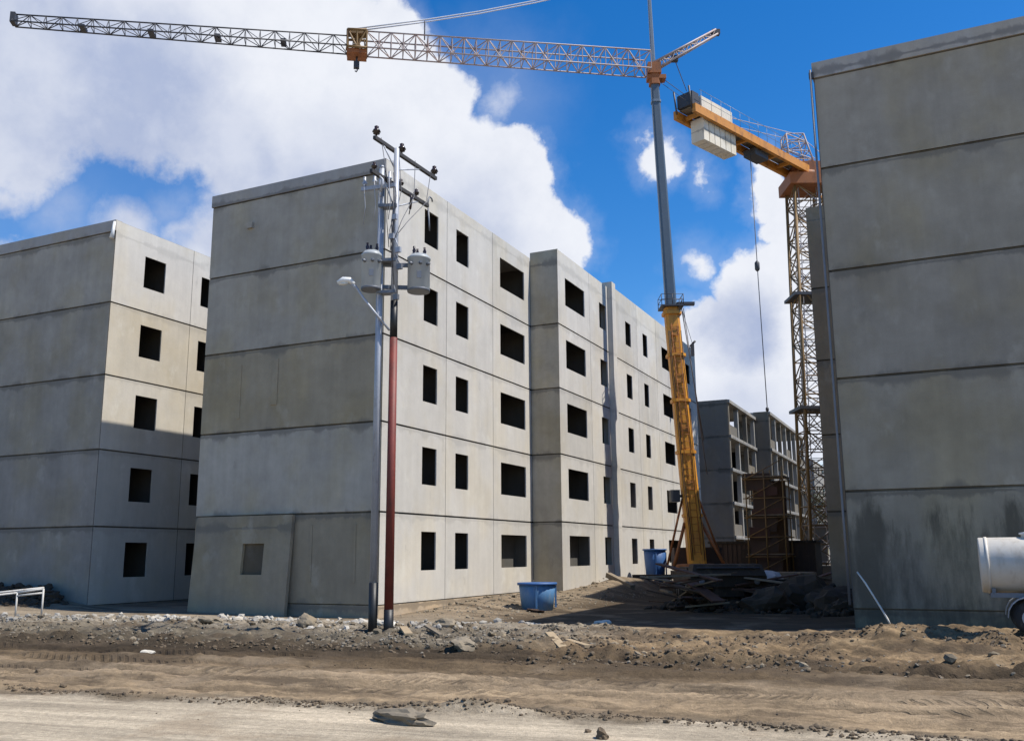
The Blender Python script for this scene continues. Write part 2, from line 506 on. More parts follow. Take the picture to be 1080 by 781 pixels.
col = nt.mix(nt.math('MULTIPLY', alley, .92), col, nt.vmath('SCALE', (.062, .044, .027), f))  # alley shade painted into the earth colour
sand = nt.smooth(nt.noise(p, .8, 5, .6),   .52, .66, 0, .55)
sand = nt.math('MULTIPLY', sand, nt.math('ADD', nt.smooth(tt, -11.4, -10.6, 1, 0), nt.smooth(tt, -6.5, -5.0)), clamp=True)
col = nt.mix(sand, col, (.27, .205, .135))
damp = nt.smooth(nt.noise(nt.vmath('MULTIPLY', dirn.outputs[0], (.35, 1.3, 1)), 1.3, 6, .65), .49, .63, 0, .8)
damp = nt.math('MULTIPLY', damp, nt.smooth(tt, -15.2, -14.2))
col = nt.mix(damp, col, (.085, .062, .04))
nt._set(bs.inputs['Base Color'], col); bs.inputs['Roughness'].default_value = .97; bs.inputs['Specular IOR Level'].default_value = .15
# tyre treads pressed into the track
dsep = nt.n('ShaderNodeSeparateXYZ'); nt.link(dirn.outputs[0], dsep.inputs[0])
wv = nt.math('MULTIPLY', nt.math('SUBTRACT', nt.noise(p, .25, 3, .5), .5), 1.1)
ty = nt.math('ADD', dsep.outputs[1], wv)
tread = None
for t0, hw, per in ((-10.25, .20, .17), (-11.55, .19, .17), (-12.45, .22, .24), (-13.75, .21, .24), (-13.1, .16, .13)):
    d_ = nt.math('ABSOLUTE', nt.math('SUBTRACT', ty, t0))
    band = nt.smooth(d_, hw * .8, hw, 1, 0)
    sw = nt.math('SINE', nt.math('MULTIPLY', nt.math('ADD', dsep.outputs[0], nt.math('MULTIPLY', d_, .9)), 6.283 / per))
    b_ = nt.math('MULTIPLY', band, nt.smooth(sw, -.1, .5))
    tread = b_ if tread is None else nt.math('MAXIMUM', tread, b_)
tread = nt.math('MULTIPLY', tread, nt.smooth(nt.noise(nt.vmath('MULTIPLY', dirn.outputs[0], (.3, 1, 1)), .9, 4, .6), .44, .60))
col = nt.mix(nt.math('MULTIPLY', tread, .5), col, nt.vmath('SCALE', col, .45))
nt._set(bs.inputs['Base Color'], col)
bp = nt.n('ShaderNodeBump'); bp.inputs['Strength'].default_value = .7; bp.inputs['Distance'].default_value = .05
nt._set(bp.inputs['Height'], nt.math('SUBTRACT', nt.math('ADD', nt.math('MULTIPLY', grit, .9), nt.math('MULTIPLY', grit2, .35)), nt.math('MULTIPLY', tread, .8))); nt.link(bp.outputs[0], bs.inputs['Normal'])
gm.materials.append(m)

# rubble, gravel and clods: nobody could count them
def clp(v): return np.clip(v, 0, 1)


def scatter(name, mat, n, pick, size, seed, sub=1, squash=(1, 1, .7)):
    rg = np.random.RandomState(seed); mb = MB(); k = 0
    while k < n:
        x = rg.uniform(-13, 18, 6000); y = rg.uniform(-18, 16, 6000)
        ok = rg.rand(6000) < pick(x, y, tcoord(x, y))
        x, y = x[ok], y[ok]; z = ground_z(x, y)
        for i in range(min(len(x), n - k)):
            r = size[0] * (size[1] / size[0]) ** (rg.rand() ** 2.0)
            mb.rock((x[i], y[i], z[i] + r * .25), r, int(rg.randint(1 << 30)), squash, sub)
        k += max(1, len(x))
    o = mb.build(name, mat); o['kind'] = 'stuff'
    return o


def off_limits(x, y):
    return ((x < -11.84) & (y > -.5)) | ((x > -7.2) & (x < .1) & (y > -.15)) | ((x > 12.9) & (y > -.2)) | ((x < 1.3) & (y > 11)) | ((x < .1) & (y > -.2))


def pick_rubble(x, y, t):
    patch = clp(.6 + 1.8 * fbm(x * .45, y * .45, 77, 3))
    a = clp((t + 9.6) / .8) * clp((-3.2 - t) / 2) * clp((9.5 - x) / 2.5) * patch
    b = .30 * clp((t + 11) / 1) * clp((-4 - t) / 1.2) * clp((x - 8) / 2) * patch
    c = .30 * clp((4.2 - x) / 1.5) * clp((x - .2) / .3) * clp(y / 2) * clp((15 - y) / 2)
    return np.where(off_limits(x, y), 0, np.maximum(np.maximum(a, b), c))


scatter('rubble', M['rocks'], 4600, pick_rubble, (.010, .085), 1)
def pick_pale(x, y, t):
    pt = clp(.2 + 2.6 * fbm(x * .6, y * .6, 97, 3))
    return np.where(off_limits(x, y), 0, clp((t + 6.4) / .8) * clp((-.4 - t) / .8) * clp((6.5 - x) / 2) * clp((x + 9) / 2) * pt)


scatter('pale_rubble', M['pale_rocks'], 1500, pick_pale, (.012, .12), 6)
scatter('gravel', M['gravel'], 6000, pick_rubble, (.010, .042), 2)


def pick_clods(x, y, t):
    tw = t + .55 * fbm(x * .25, y * .25, 5, 3)
    pt = clp(.30 + 2.4 * fbm(x * .5, y * .5, 87, 3))
    r = .65 * clp((t + 11.2) / .8) * clp((-4.2 - t) / 1.5) * clp((x - 6.5) / 2) * pt
    tr = .010 * clp((t + 16.5) / .5) * clp(-10 - t) * pt
    k = .5 * clp(1 - np.abs(tw + 9.5) / .5) * clp(9.5 - x)
    return np.where((y > -1) | ((y > -.3) & (x > 12.5)), 0, np.maximum(np.maximum(r, tr), k))


def pick_edge(x, y, t):
    tw = t + .55 * fbm(x * .25, y * .25, 5, 3)
    return clp(1 - np.abs(tw + 15.0) / .2) * clp(.2 + 3.2 * fbm(x * .5, y * .5, 87, 3)) * (x > -2)


scatter('earth_clods', M['clods'], 6500, pick_clods, (.007, .05), 3)
scatter('edge_crumbs', M['clods'], 2600, pick_edge, (.006, .034), 4)


mbk = MB(); rgb = np.random.RandomState(9)
for i in range(520):
    bx = rgb.uniform(-20, -12.4); by = rgb.uniform(-1.5, -.25); br = rgb.uniform(.06, .22)
    mbk.rock((bx, by, -.3 + .75 * max(0, min(1, (by + 1.6) / 1.0)) * rgb.uniform(.5, 1) * min(1, (-12.2 - bx) / 1.2)), br, int(rgb.randint(1 << 30)), (1.2, 1, .7), 2)
o = mbk.build('earth_bank', M['dark_soil']); o['kind'] = 'stuff'

# ------------------------------------------------------------------ precast blocks
GV, GH, GD = .010, .028, .05


def panel(root, name, O, U, N, w, h, holes, mat, tint=(1, 1, 1), th=.05, gv=GV, gh=GH, extra=None):
    """one precast wall panel: grooved edge, real openings with reveals"""
    O, U, N = Vector(O), Vector(U), Vector(N); Zv = Vector((0, 0, 1))
    mb = MB()

    def P(u, v, d=0.0): return O + U * u + Zv * v - N * d
    us = sorted({gv, w - gv, *[a for q in holes for a in q[:2]]}); vs = sorted({gh, h - gh, *[a for q in holes for a in q[2:4]]})
    for i in range(len(us) - 1):
        for j in range(len(vs) - 1):
            cu, cv = (us[i] + us[i + 1]) / 2, (vs[j] + vs[j + 1]) / 2
            if any(q[0] < cu < q[1] and q[2] < cv < q[3] for q in holes): continue
            mb.quad(P(us[i], vs[j]), P(us[i + 1], vs[j]), P(us[i + 1], vs[j + 1]), P(us[i], vs[j + 1]), N)
    for q in holes:
        a, b, c, d = q[:4]
        mb.quad(P(a, c), P(a, d), P(a, d, th), P(a, c, th), U)
        mb.quad(P(b, c), P(b, d), P(b, d, th), P(b, c, th), -U)
        mb.quad(P(a, c), P(b, c), P(b, c, th), P(a, c, th), Zv)
        mb.quad(P(a, d), P(b, d), P(b, d, th), P(a, d, th), -Zv)
    # groove round the edge
    a, b, c, d = gv, w - gv, gh, h - gh
    mb.cur = 1
    for (p0, p1, n) in (((a, c), (b, c), -Zv), ((a, d), (b, d), Zv), ((a, c), (a, d), -U), ((b, c), (b, d), U)):
        mb.quad(P(*p0), P(*p1), P(*p1, GD), P(*p0, GD), n)
    for (p0, p1, p2, p3) in (((0, 0), (w, 0), (b, c), (a, c)), ((w, 0), (w, h), (b, d), (b, c)), ((w, h), (0, h), (a, d), (b, d)), ((0, h), (0, 0), (a, c), (a, d))):
        mb.quad(P(*p0, GD), P(*p1, GD), P(*p2, GD), P(*p3, GD), N)
    if extra: mb.cur = 0; extra(mb, P)
    return mb.build(name, [mat, M['groove']], root, color=tint)


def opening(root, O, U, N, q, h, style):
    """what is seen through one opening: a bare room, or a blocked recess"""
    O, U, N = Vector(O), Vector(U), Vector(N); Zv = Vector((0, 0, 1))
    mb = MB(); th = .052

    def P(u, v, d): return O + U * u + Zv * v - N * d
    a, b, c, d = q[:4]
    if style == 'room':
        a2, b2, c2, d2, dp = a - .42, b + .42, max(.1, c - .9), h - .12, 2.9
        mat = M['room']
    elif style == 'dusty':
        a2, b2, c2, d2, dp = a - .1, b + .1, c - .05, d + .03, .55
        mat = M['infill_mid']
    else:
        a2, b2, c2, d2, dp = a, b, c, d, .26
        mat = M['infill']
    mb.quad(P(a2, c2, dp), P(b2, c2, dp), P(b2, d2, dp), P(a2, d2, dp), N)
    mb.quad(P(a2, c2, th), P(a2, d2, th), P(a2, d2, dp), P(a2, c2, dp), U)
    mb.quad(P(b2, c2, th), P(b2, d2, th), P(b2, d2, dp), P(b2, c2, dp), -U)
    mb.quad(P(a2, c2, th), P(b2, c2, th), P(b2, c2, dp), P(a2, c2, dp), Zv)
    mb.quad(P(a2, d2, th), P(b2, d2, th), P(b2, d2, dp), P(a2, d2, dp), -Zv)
    if style == 'room' and b - a > 1.6:      # a bare column inside the wide rooms
        uc = a + (b - a) * .62
        c0 = P(uc, (c2 + d2) / 2, 1.9)
        mb.obox(c0, U * .14, N * .14, Zv * ((d2 - c2) / 2 - .004))
    return mb.build('window_opening', mat, root)


def wall_run(root, O, U, N, bays, tops, base=0.0, mat='facade', holes=None, style=None, tint=None, levels=5):
    """storeys of panels along one plane. bays = [(u0,u1)], holes = [(u0,u1,sill,head)], tops = height of the top"""
    for k in range(levels):
        z0 = STOREY * k; z1 = STOREY * (k + 1) if k < levels - 1 else tops
        for (u0, u1) in bays:
            hs = [(q[0] - u0, q[1] - u0, q[2], q[3]) for q in (holes or []) if u0 <= q[0] and q[1] <= u1]
            t = (1, 1, 1)
            if tint: t = tint(k, u0)
            o = Vector(O) + Vector(U) * u0 + Vector((0, 0, z0))
            panel(root, 'wall_panel', o, U, N, u1 - u0, z1 - z0, hs, M[mat], t)
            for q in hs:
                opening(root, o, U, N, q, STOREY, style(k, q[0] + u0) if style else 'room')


XP, YP, XN, YN = Vector((1, 0, 0)), Vector((0, 1, 0)), Vector((-1, 0, 0)), Vector((0, -1, 0))
HEAD, SILL = 2.167, .959


def wnd(*cols, s=SILL, h=HEAD): return [(a, b, s, h) for a, b in cols]


def gable(root, ox, w, top, mats, tints, base_z, rim=.43):
    for k in range(5):
        z0 = base_z + STOREY * k; z1 = base_z + STOREY * (k + 1) if k < 4 else base_z + top - rim
        panel(root, 'gable_panel', (ox, 0, z0), XP, YN, w, z1 - z0, [], mats[k], tints[k], gv=.02, gh=.03, extra=mats[5 + k] if len(mats) > 5 else None)
    mb = MB()
    mb.box((ox - .03, -.035, base_z + top - rim + .012), (ox + w + .0, .25, base_z + top))
    mb.build('parapet_beam', M['slab'], root)


def closing(root, x0, x1, y1, top, base_z, left_plain=True, right_plain=False):
    """the sides nobody sees from the road, and the roof"""
    mb = MB(); mb.box((x0 + .3, .255, base_z + top - .55), (x1 - .3, y1 - .3, base_z + top - .30)); mb.build('roof_slab', M['slab'], root)
    if left_plain:
        mb = MB(); mb.box((x0, .06, base_z), (x0 + .2, y1, base_z + top - .02)); mb.build('side_wall', M['gable'], root)
    if right_plain:
        mb = MB(); mb.box((x1 - .2, .06, base_z), (x1, y1, base_z + top - .02)); mb.build('side_wall', M['gable'], root)
    mb = MB(); mb.box((x0 + .202, y1 - .2, base_z), (x1 - .202, y1, base_z + top - .04)); mb.build('rear_wall', M['gable'], root)


# --- the main block (facade plane x=0, gable plane y=0)
main = thing('apartment_block', 'bare five storey concrete block in the middle with sunlit window facade and blank shaded gable', 'building', (0, 0, 0))
GW = 7.16


def rib(mb, P):     # cast-in scar of a lifting strip on the middle panel
    mb.obox(P(3.05, 1.55, -.012), XP * .12, YN * .012, Vector((0, 0, .75)))
    mb.obox(P(1.6, 1.35, -.008), XP * .05, YN * .008, Vector((0, 0, .9)))


def hook(mb, P): mb.obox(P(1.75, 1.65, -.05), XP * .11, YN * .05, Vector((0, 0, .10)))


def ribs_low(mb, P):
    for u in (4.7, 6.3): mb.obox(P(u, 1.5, -.010), XP * .04, YN * .010, Vector((0, 0, .85)))


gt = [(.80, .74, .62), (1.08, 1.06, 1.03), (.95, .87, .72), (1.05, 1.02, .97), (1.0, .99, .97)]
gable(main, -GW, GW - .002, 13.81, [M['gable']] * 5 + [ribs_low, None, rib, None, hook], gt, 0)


def main_style(k, y):
    if k in (0, 1) and 19 < y < 25: return 'block'
    if k == 0 and 7 < y < 13: return 'dusty'
    return 'room'


wall_run(main, (0, 0, 0), YP, XP, [(0, 3.94), (3.94, 7.55), (7.55, 11.1)], 13.81, holes=wnd((2.39, 3.32), (4.62, 5.56), (8.2, 10.49)), style=main_style)
for k in range(5):
    z0 = STOREY * k; z1 = STOREY * (k + 1) if k < 4 else 14.03
    panel(main, 'return_panel', (0.0, 11.1, z0), XP, YN, 1.26, z1 - z0, [], M['gable'], (1.12, 1.08, .98))
wall_run(main, (1.26, 0, 0), YP, XP, [(11.1, 14.85), (14.85, 17.35)], 14.03, holes=wnd((11.91, 14.22), (16.15, 17.1)), style=main_style)
mb = MB(); mb.box((.9, 17.352, 0), (1.50, 17.86, 14.25)); mb.build('pilaster', M['facade'], main)
wall_run(main, (1.22, 0, 0), YP, XP, [(17.862, 22.0), (22.0, 25.5), (25.5, 29.6), (29.6, 34.3)], 14.30, holes=wnd((20.1, 20.97), (23.02, 23.83), (26.58, 28.63), (31.8, 32.8)), style=main_style)
closing(main, -GW, 0, 34.3, 13.81, 0)
mb = MB(); mb.box((-.3, 11.262, 13.4), (1.10, 34.1, 13.7)); mb.build('roof_slab', M['slab'], main)
mb = MB(); mb.box((-.2, 34.1, 0), (1.218, 34.3, 14.28)); mb.build('rear_wall', M['gable'], main)
mb = MB()
mb.box((-.3, .012, -.75), (-.010, 11.098, -.003)); mb.box((-.2, 11.10, -.75), (1.25, 34.3, -.004))
mb.build('plinth', M['plinth'], main)
mb = MB(); mb.box((-GW + .02, .014, -.75), (-.302, .3, -.002)); mb.build('plinth', M['gable'], main, color=(.8, .76, .66))

# --- the left block
LZ = -.2
left = thing('apartment_block', 'bare concrete block at the left edge with a shadow cutting across its narrow lit facade', 'building', (-11.84, 0, LZ))
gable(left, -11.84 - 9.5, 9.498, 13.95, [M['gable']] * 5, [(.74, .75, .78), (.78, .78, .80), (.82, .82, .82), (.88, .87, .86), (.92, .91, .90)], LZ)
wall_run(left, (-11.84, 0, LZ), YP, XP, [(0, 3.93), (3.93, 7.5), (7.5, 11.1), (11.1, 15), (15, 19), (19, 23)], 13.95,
         holes=wnd((1.45, 2.5), (4.43, 5.05), (8.2, 10.49), (11.9, 14.2), (16.0, 17.0), (20.1, 21.0), s=.93, h=2.16),
         tint=lambda k, u: ((.84, .83, .80), (.88, .87, .84), (.98, .96, .92), (.92, .88, .80), (1.04, 1.04, 1.04))[k])  # two lowest storeys tinted darker to deepen the shadow lying on them
closing(left, -11.84 - 9.5, -11.84, 23, 13.95, LZ)
mb = MB(); mb.box((-11.84 - 9.4, .012, LZ - .6), (-11.852, .3, LZ - .002)); mb.box((-12.1, .012, LZ - .6), (-11.85, 23, LZ - .003)); mb.build('plinth', M['gable'], left, color=(.8, .78, .74))
mb = MB(); mb.path([(-11.88, -.06, LZ + 13.86), (-11.88, -.10, LZ + 13.5), (-11.90, -.12, LZ + 13.2)], [.05, .06, .09], 8); mb.build('rain_spout', M['white'], left)

# --- the right block
RZ = .13
right = thing('apartment_block', 'bare concrete block filling the right edge with damp stains low on its blank gable', 'building', (13, 0, RZ))
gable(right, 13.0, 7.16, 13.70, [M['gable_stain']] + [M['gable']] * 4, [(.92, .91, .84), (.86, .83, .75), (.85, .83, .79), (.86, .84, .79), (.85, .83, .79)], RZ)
wall_run(right, (13.0, 11.1, RZ), YN, XN, [(0, 3.55), (3.55, 7.16), (7.16, 11.1)], 13.70, holes=wnd((.6, 2.9), (5.5, 6.4), (7.8, 8.7)))
for k in range(5):
    z0 = RZ + STOREY * k; z1 = RZ + (STOREY * (k + 1) if k < 4 else 13.95)
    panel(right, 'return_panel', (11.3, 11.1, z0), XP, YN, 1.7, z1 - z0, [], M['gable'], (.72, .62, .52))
wall_run(right, (11.3, 34.3, RZ), YN, XN, [(0, 4.7), (4.7, 8.8), (8.8, 12.3), (12.3, 16.5), (16.5, 19.4), (19.4, 23.2)], 13.95,
         holes=wnd((1.5, 2.5), (5.6, 7.7), (10.4, 11.2), (13.3, 14.2), (17.2, 18.1), (20.1, 22.4)))
closing(right, 13.0, 20.16, 34.3, 13.70, RZ, left_plain=False, right_plain=True)
mb = MB(); mb.box((11.5, 11.262, RZ + 13.3), (13.298, 34.1, RZ + 13.6)); mb.build('roof_slab', M['slab'], right)
mb = MB(); mb.box((11.31, 34.1, RZ), (13.2, 34.3, RZ + 13.9)); mb.build('rear_wall', M['gable'], right)
mb = MB(); mb.box((13.012, .012, RZ - .75), (20.1, .3, RZ - .002)); mb.box((13.01, .3, RZ - .75), (13.3, 11.1, RZ - .003)); mb.box((11.31, 11.11, RZ - .75), (13.2, 34.3, RZ - .004)); mb.build('plinth', M['gable_stain'], right, color=(.85, .8, .68))
mb = MB(); mb.path([(12.93, -.05, RZ + z) for z in (13.5, 10, 6, 2, .1)], .028, 6); mb.build('drain_pipe', M['galv_dark'], right)
mb = MB()
mb.obox((12.95, -.02, RZ + 13.35), XP * .06, YP * .05, Vector((0, 0, .08))); mb.build('pipe_bracket', M['dark_steel'], right)

# --- the unfinished block in the next row
far1 = thing('unfinished_block', 'distant unfinished concrete block with open floors seen right of the orange mast', 'building', (-.45, 51.5, 0))
FX, FY = -.45, 51.5
for k in range(5):
    z0 = STOREY * k; z1 = z0 + STOREY if k < 4 else 13.8
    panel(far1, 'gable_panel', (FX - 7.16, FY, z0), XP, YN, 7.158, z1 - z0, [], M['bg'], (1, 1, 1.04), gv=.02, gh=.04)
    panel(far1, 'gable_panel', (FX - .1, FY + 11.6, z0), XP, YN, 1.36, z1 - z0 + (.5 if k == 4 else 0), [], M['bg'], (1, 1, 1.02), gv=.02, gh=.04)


def far_frame(xp, ya, yb, top):
    for k in range(1, 6):
        z = STOREY * k if k < 5 else top - .12
        mb = MB(); mb.box((xp - 3.0, ya + .1, z - .14), (xp + .12, yb, z + .12)); mb.build('floor_slab', M['bg_light'], far1)
    n = max(2, int(round((yb - ya) / 3.4)))
    for i in range(n + 1):
        y = ya + .35 + (yb - ya - .7) * i / n
        mb = MB(); mb.box((xp - .36, y - .17, -.3), (xp - .02, y + .17, top - .262)); mb.build('column', M['bg_light'] if i % 2 else M['bg'], far1)
    mb = MB(); mb.box((xp - 3.25, ya + .1, -.3), (xp - 3.02, yb, top - .2)); mb.build('inner_wall', M['room'], far1)
    for k in range(5):
        for i in range(n):
            if (k * 7 + i * 5 + int(xp * 10)) % 3 == 0:
                y0 = ya + .35 + (yb - ya - .7) * i / n + .19; y1 = ya + .35 + (yb - ya - .7) * (i + 1) / n - .19
                mb = MB(); mb.box((xp - .30, y0, STOREY * k + .122), (xp - .12, y1, STOREY * k + 1.05)); mb.build('parapet', M['bg'], far1)


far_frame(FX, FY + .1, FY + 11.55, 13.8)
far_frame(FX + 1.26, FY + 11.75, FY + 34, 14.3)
mb = MB(); mb.box((FX - 7.16, FY + .02, 0), (FX - 6.96, FY + 34, 13.7)); mb.build('side_wall', M['bg'], far1)
mb = MB(); mb.box((FX - 6.95, FY + .3, 13.4), (FX - 3.3, FY + 33.8, 13.6)); mb.build('roof_slab', M['bg'], far1)
mb = MB(); mb.box((FX - 6.95, FY + 33.8, 0), (FX - 3.3, FY + 34, 13.6)); mb.build('rear_wall', M['bg'], far1)

far2 = thing('apartment_block', 'farthest concrete block seen as a hazy sliver behind the lattice tower', 'building', (-.5, 103, 0))
mb = MB()
for k in range(5):
    panel(far2, 'gable_panel', (-7.6, 103, STOREY * k), XP, YN, 7.1, STOREY, [], M['bg_light'], (.9, .9, .95), gv=.02, gh=.05)
for k in range(5):
    panel(far2, 'wall_panel', (-.5, 103, STOREY * k), YP, XP, 12, STOREY, [(2.4, 3.3, .95, 2.1), (4.6, 5.6, .95, 2.1), (8.2, 10.5, .95, 2.1)], M['bg_light'], gv=.02, gh=.05)
mb = MB(); mb.box((-7.58, 103.1, -.3), (-.75, 115, 13.45)); mb.build('core', M['room'], far2)

# low open concrete frame at the alley's end
shed = thing('concrete_shed', 'low grey concrete shed with door openings behind the foot of the lattice tower', 'shed', (6.8, 63, 0))
panel(shed, 'front_wall', (3.0, 63, -.2), XP, YN, 8.2, 3.9, [(2.2, 3.3, .3, 2.5), (4.5, 5.6, .3, 2.5), (6.6, 7.6, .3, 2.5)], M['bg'], (.8, .78, .74))
mb = MB(); mb.box((2.8, 62.8, 3.702), (11.4, 69, 3.95)); mb.build('roof', M['bg'], shed)
mb = MB(); mb.box((3.0, 63.2, -.2), (3.2, 68.8, 3.70)); mb.box((11.0, 63.2, -.2), (11.2, 68.8, 3.70)); mb.build('side_wall', M['bg'], shed)

# ------------------------------------------------------------------ leaning wall panel with a window hole
lean = thing('spare_wall_panel', 'loose grey wall panel with a small window hole leaning on the middle gable', 'wall panel', (-5.2, -.35, gz(-5.2, -.4)))
mb = MB()
zb = -.48; top = 2.68
dn = Vector((0, .16, top - zb)).normalized(); nn = Vector((0, -dn.z, dn.y))
A = Vector((-7.0, -.25, zb)); L = (top - zb) / dn.z; W = 3.85; hole = (2.0, 2.85, 1.35, 2.3); th = .13
us = [0, hole[0], hole[1], W]; vs = [0, hole[2], hole[3], L]


def LP(u, v, d): return A + XP * (u + .022 * v) + dn * v + nn * d


for d, nd in ((th / 2, nn), (-th / 2, -nn)):
    for i in range(3):
        for j in range(3):
            if i == 1 and j == 1: continue
            mb.quad(LP(us[i], vs[j], d), LP(us[i + 1], vs[j], d), LP(us[i + 1], vs[j + 1], d), LP(us[i], vs[j + 1], d), nd)
h2 = th / 2
for (a, b, n) in (((0, 0), (W, 0), -dn), ((W, 0), (W, L), XP), ((W, L), (0, L), dn), ((0, L), (0, 0), XN)):
    mb.quad(LP(*a, h2), LP(*b, h2), LP(*b, -h2), LP(*a, -h2), n)
u0, u1, v0, v1 = hole
for (a, b, n) in (((u0, v0), (u1, v0), dn), ((u1, v0), (u1, v1), XN), ((u1, v1), (u0, v1), -dn), ((u0, v1), (u0, v0), XP)):
    mb.quad(LP(*a, h2), LP(*b, h2), LP(*b, -h2), LP(*a, -h2), n)
mb.build('panel', M['gable'], lean, color=(.78, .73, .63))
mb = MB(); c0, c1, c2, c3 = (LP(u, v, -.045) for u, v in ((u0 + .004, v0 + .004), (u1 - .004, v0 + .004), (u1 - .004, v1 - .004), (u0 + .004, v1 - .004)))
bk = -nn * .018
mb.hexa([c0, c1, c1 + bk, c0 + bk, c3, c2, c2 + bk, c3 + bk]); mb.build('hole_shade_sheet', M['groove'], lean, color=(.62, .58, .5))  # dark sheet added to stand for the shade inside the hole
# ------------------------------------------------------------------ utility poles
P1 = Vector((3.97, -6.23, 0)); P2 = Vector((4.29, -6.11, 0))
g1, g2 = gz(P1.x, P1.y), gz(P2.x, P2.y)
pole1 = thing('utility_pole', 'pale galvanised steel pole with a black painted foot', 'pole', (P1.x, P1.y, g1))
mb = MB(); mb.tube((P1.x, P1.y, .85), (P1.x, P1.y, 10.25), .085, 14, .065); mb.build('pole', M['galv'], pole1)
mb = MB(); mb.tube((P1.x, P1.y, g1 - .3), (P1.x, P1.y, .85), .097, 14, .095); mb.build('painted_foot', M['black'], pole1)
mb = MB(); mb.lathe((P1.x, P1.y, 10.25), (0, 0, 1), [(0, .07), (.06, .05), (.08, .01)], 12); mb.build('cap', M['galv'], pole1)
pole2 = thing('utility_pole', 'pole painted red below and bare grey above with two crossarms and insulators', 'pole', (P2.x, P2.y, g2))
mb = MB(); mb.tube((P2.x, P2.y, .30), (P2.x, P2.y, 6.2), .10, 14, .088); mb.build('red_pole_section', M['redpaint'], pole2)
mb = MB(); mb.tube((P2.x, P2.y, g2 - .3), (P2.x, P2.y, .30), .107, 14, .104); mb.build('painted_foot', M['black'], pole2)
mb = MB(); mb.tube((P2.x, P2.y, 6.2), (P2.x, P2.y, 7.05), .086, 12, .084); mb.build('black_pole_section', M['black'], pole2)
mb = MB(); mb.tube((P2.x, P2.y, 7.05), (P2.x, P2.y, 10.72), .082, 14, .06); mb.build('pole', M['galv'], pole2)
# collars joining the pair
for z in (7.25, 8.0, 9.3):
    mb = MB(); mb.obox(((P1 + P2) / 2 + Vector((0, 0, z))), (P2 - P1) * .62, Vector((-.04, .11, 0)), Vector((0, 0, .035))); mb.build('pole_clamp', M['galv_dark'], pole2)


def insulator(c, s=1.0):
    mb = MB(); c = Vector(c)
    mb.lathe(c, (0, 0, 1), [(0, .018 * s), (.06 * s, .018 * s), (.065 * s, .075 * s), (.10 * s, .06 * s), (.11 * s, .095 * s), (.16 * s, .07 * s), (.17 * s, .045 * s), (.23 * s, .05 * s), (.25 * s, .02 * s)], 12)
    return mb.build('insulator', M['ceramic'], pole2)


def crossarm(z, ya, yb, xa, xb, wood=True):
    mb = MB(); a = Vector((xa, ya, z)); b = Vector((xb, yb, z)); d = (b - a) / 2
    s = d.normalized().cross(Vector((0, 0, 1)))
    mb.obox((a + b) / 2, d, s * .038, Vector((0, 0, .042)))
    return mb.build('crossarm', M['arm'], pole2), a, b


_, a, b = crossarm(10.72, -6.85, -4.2, 4.16, 4.24)
for t in (.03, .42, .97): insulator(a.lerp(b, t) + Vector((0, 0, .05)), 1.05)
_, a2, b2 = crossarm(9.88, -6.95, -4.55, 4.16, 4.22)
mb = MB()
for t in (.2, .85):
    q = a2.lerp(b2, t); mb.tube(q, (P2.x - .05, P2.y, 9.3), .018, 5)
q = a.lerp(b, .12); mb.tube(q, (P2.x - .03, P2.y, 10.2), .018, 5); q = a.lerp(b, .75); mb.tube(q, (P2.x - .03, P2.y, 10.2), .018, 5)
mb.build('arm_brace', M['galv'], pole2)
for t in (.12, .36, .62):       # drop-out fuses under the lower arm
    q = a2.lerp(b2, t)
    mb = MB(); mb.path([q + Vector((.03, 0, -.03)), q + Vector((.10, .02, -.12)), q + Vector((.06, .03, -.40))], [.022, .035, .03], 8); mb.path([q + Vector((.06, .03, -.40)), q + Vector((.02, .05, -.52))], .012, 5)
    mb.build('fuse_holder', M['galv'] if t < .5 else M['ceramic'], pole2)
mb = MB(); q = b2; mb.path([q + Vector((0, 0, 0)), q + Vector((0, .02, .18)), q + Vector((0, .10, .27)), q + Vector((0, .20, .25)), q + Vector((0, .22, .18))], .02, 6)
mb.path([q + Vector((0, .02, -.02)), q + Vector((.02, .05, -.5)), q + Vector((0, .10, -.62))], .022, 6); mb.build('hooked_bracket', M['galv_dark'], pole2)
# platform arm carrying the two transformers
mb = MB()
TL = Vector((3.72, -6.42, 0)); TRp = Vector((4.74, -5.80, 0))
dd = (TRp - TL).normalized()
for z in (7.42, 7.95):
    mb = MB(); mb.obox((TL + TRp) / 2 + Vector((0, 0, z)) + dd.cross(Vector((0, 0, 1))) * -.14, dd * .42, dd.cross(Vector((0, 0, 1))) * .03, Vector((0, 0, .045))); mb.build('transformer_bracket', M['galv_dark'], pole2)
for i, (dx, dz) in enumerate(((.16, 8.2), (.2, 7.8), (-.02, 8.55), (.12, 7.1), (.05, 9.0))):
    mb = MB(); mb.obox((P2.x + dx, P2.y - .11, dz), Vector((.06, 0, 0)), Vector((0, .04, 0)), Vector((0, 0, .06))); mb.tube((P2.x + dx, P2.y - .11, dz + .06), (P2.x + dx * .4, P2.y - .1, dz + .3), .012, 5)
    mb.build('junction_fitting', M['galv_dark'] if i % 2 else M['galv'], pole2)
for t, dz in ((.05, 0), (.5, 0), (.78, 0)):
    q = a2.lerp(b2, t) + Vector((0, 0, .05)); insulator(q, .8)
mb = MB(); c_ = Vector((P1.x - .02, P1.y - .1, 9.75)); mb.obox(c_, Vector((.42, .06, 0)), Vector((-.01, .04, 0)), Vector((0, 0, .045))); mb.build('short_crossarm', M['galv'], pole2)
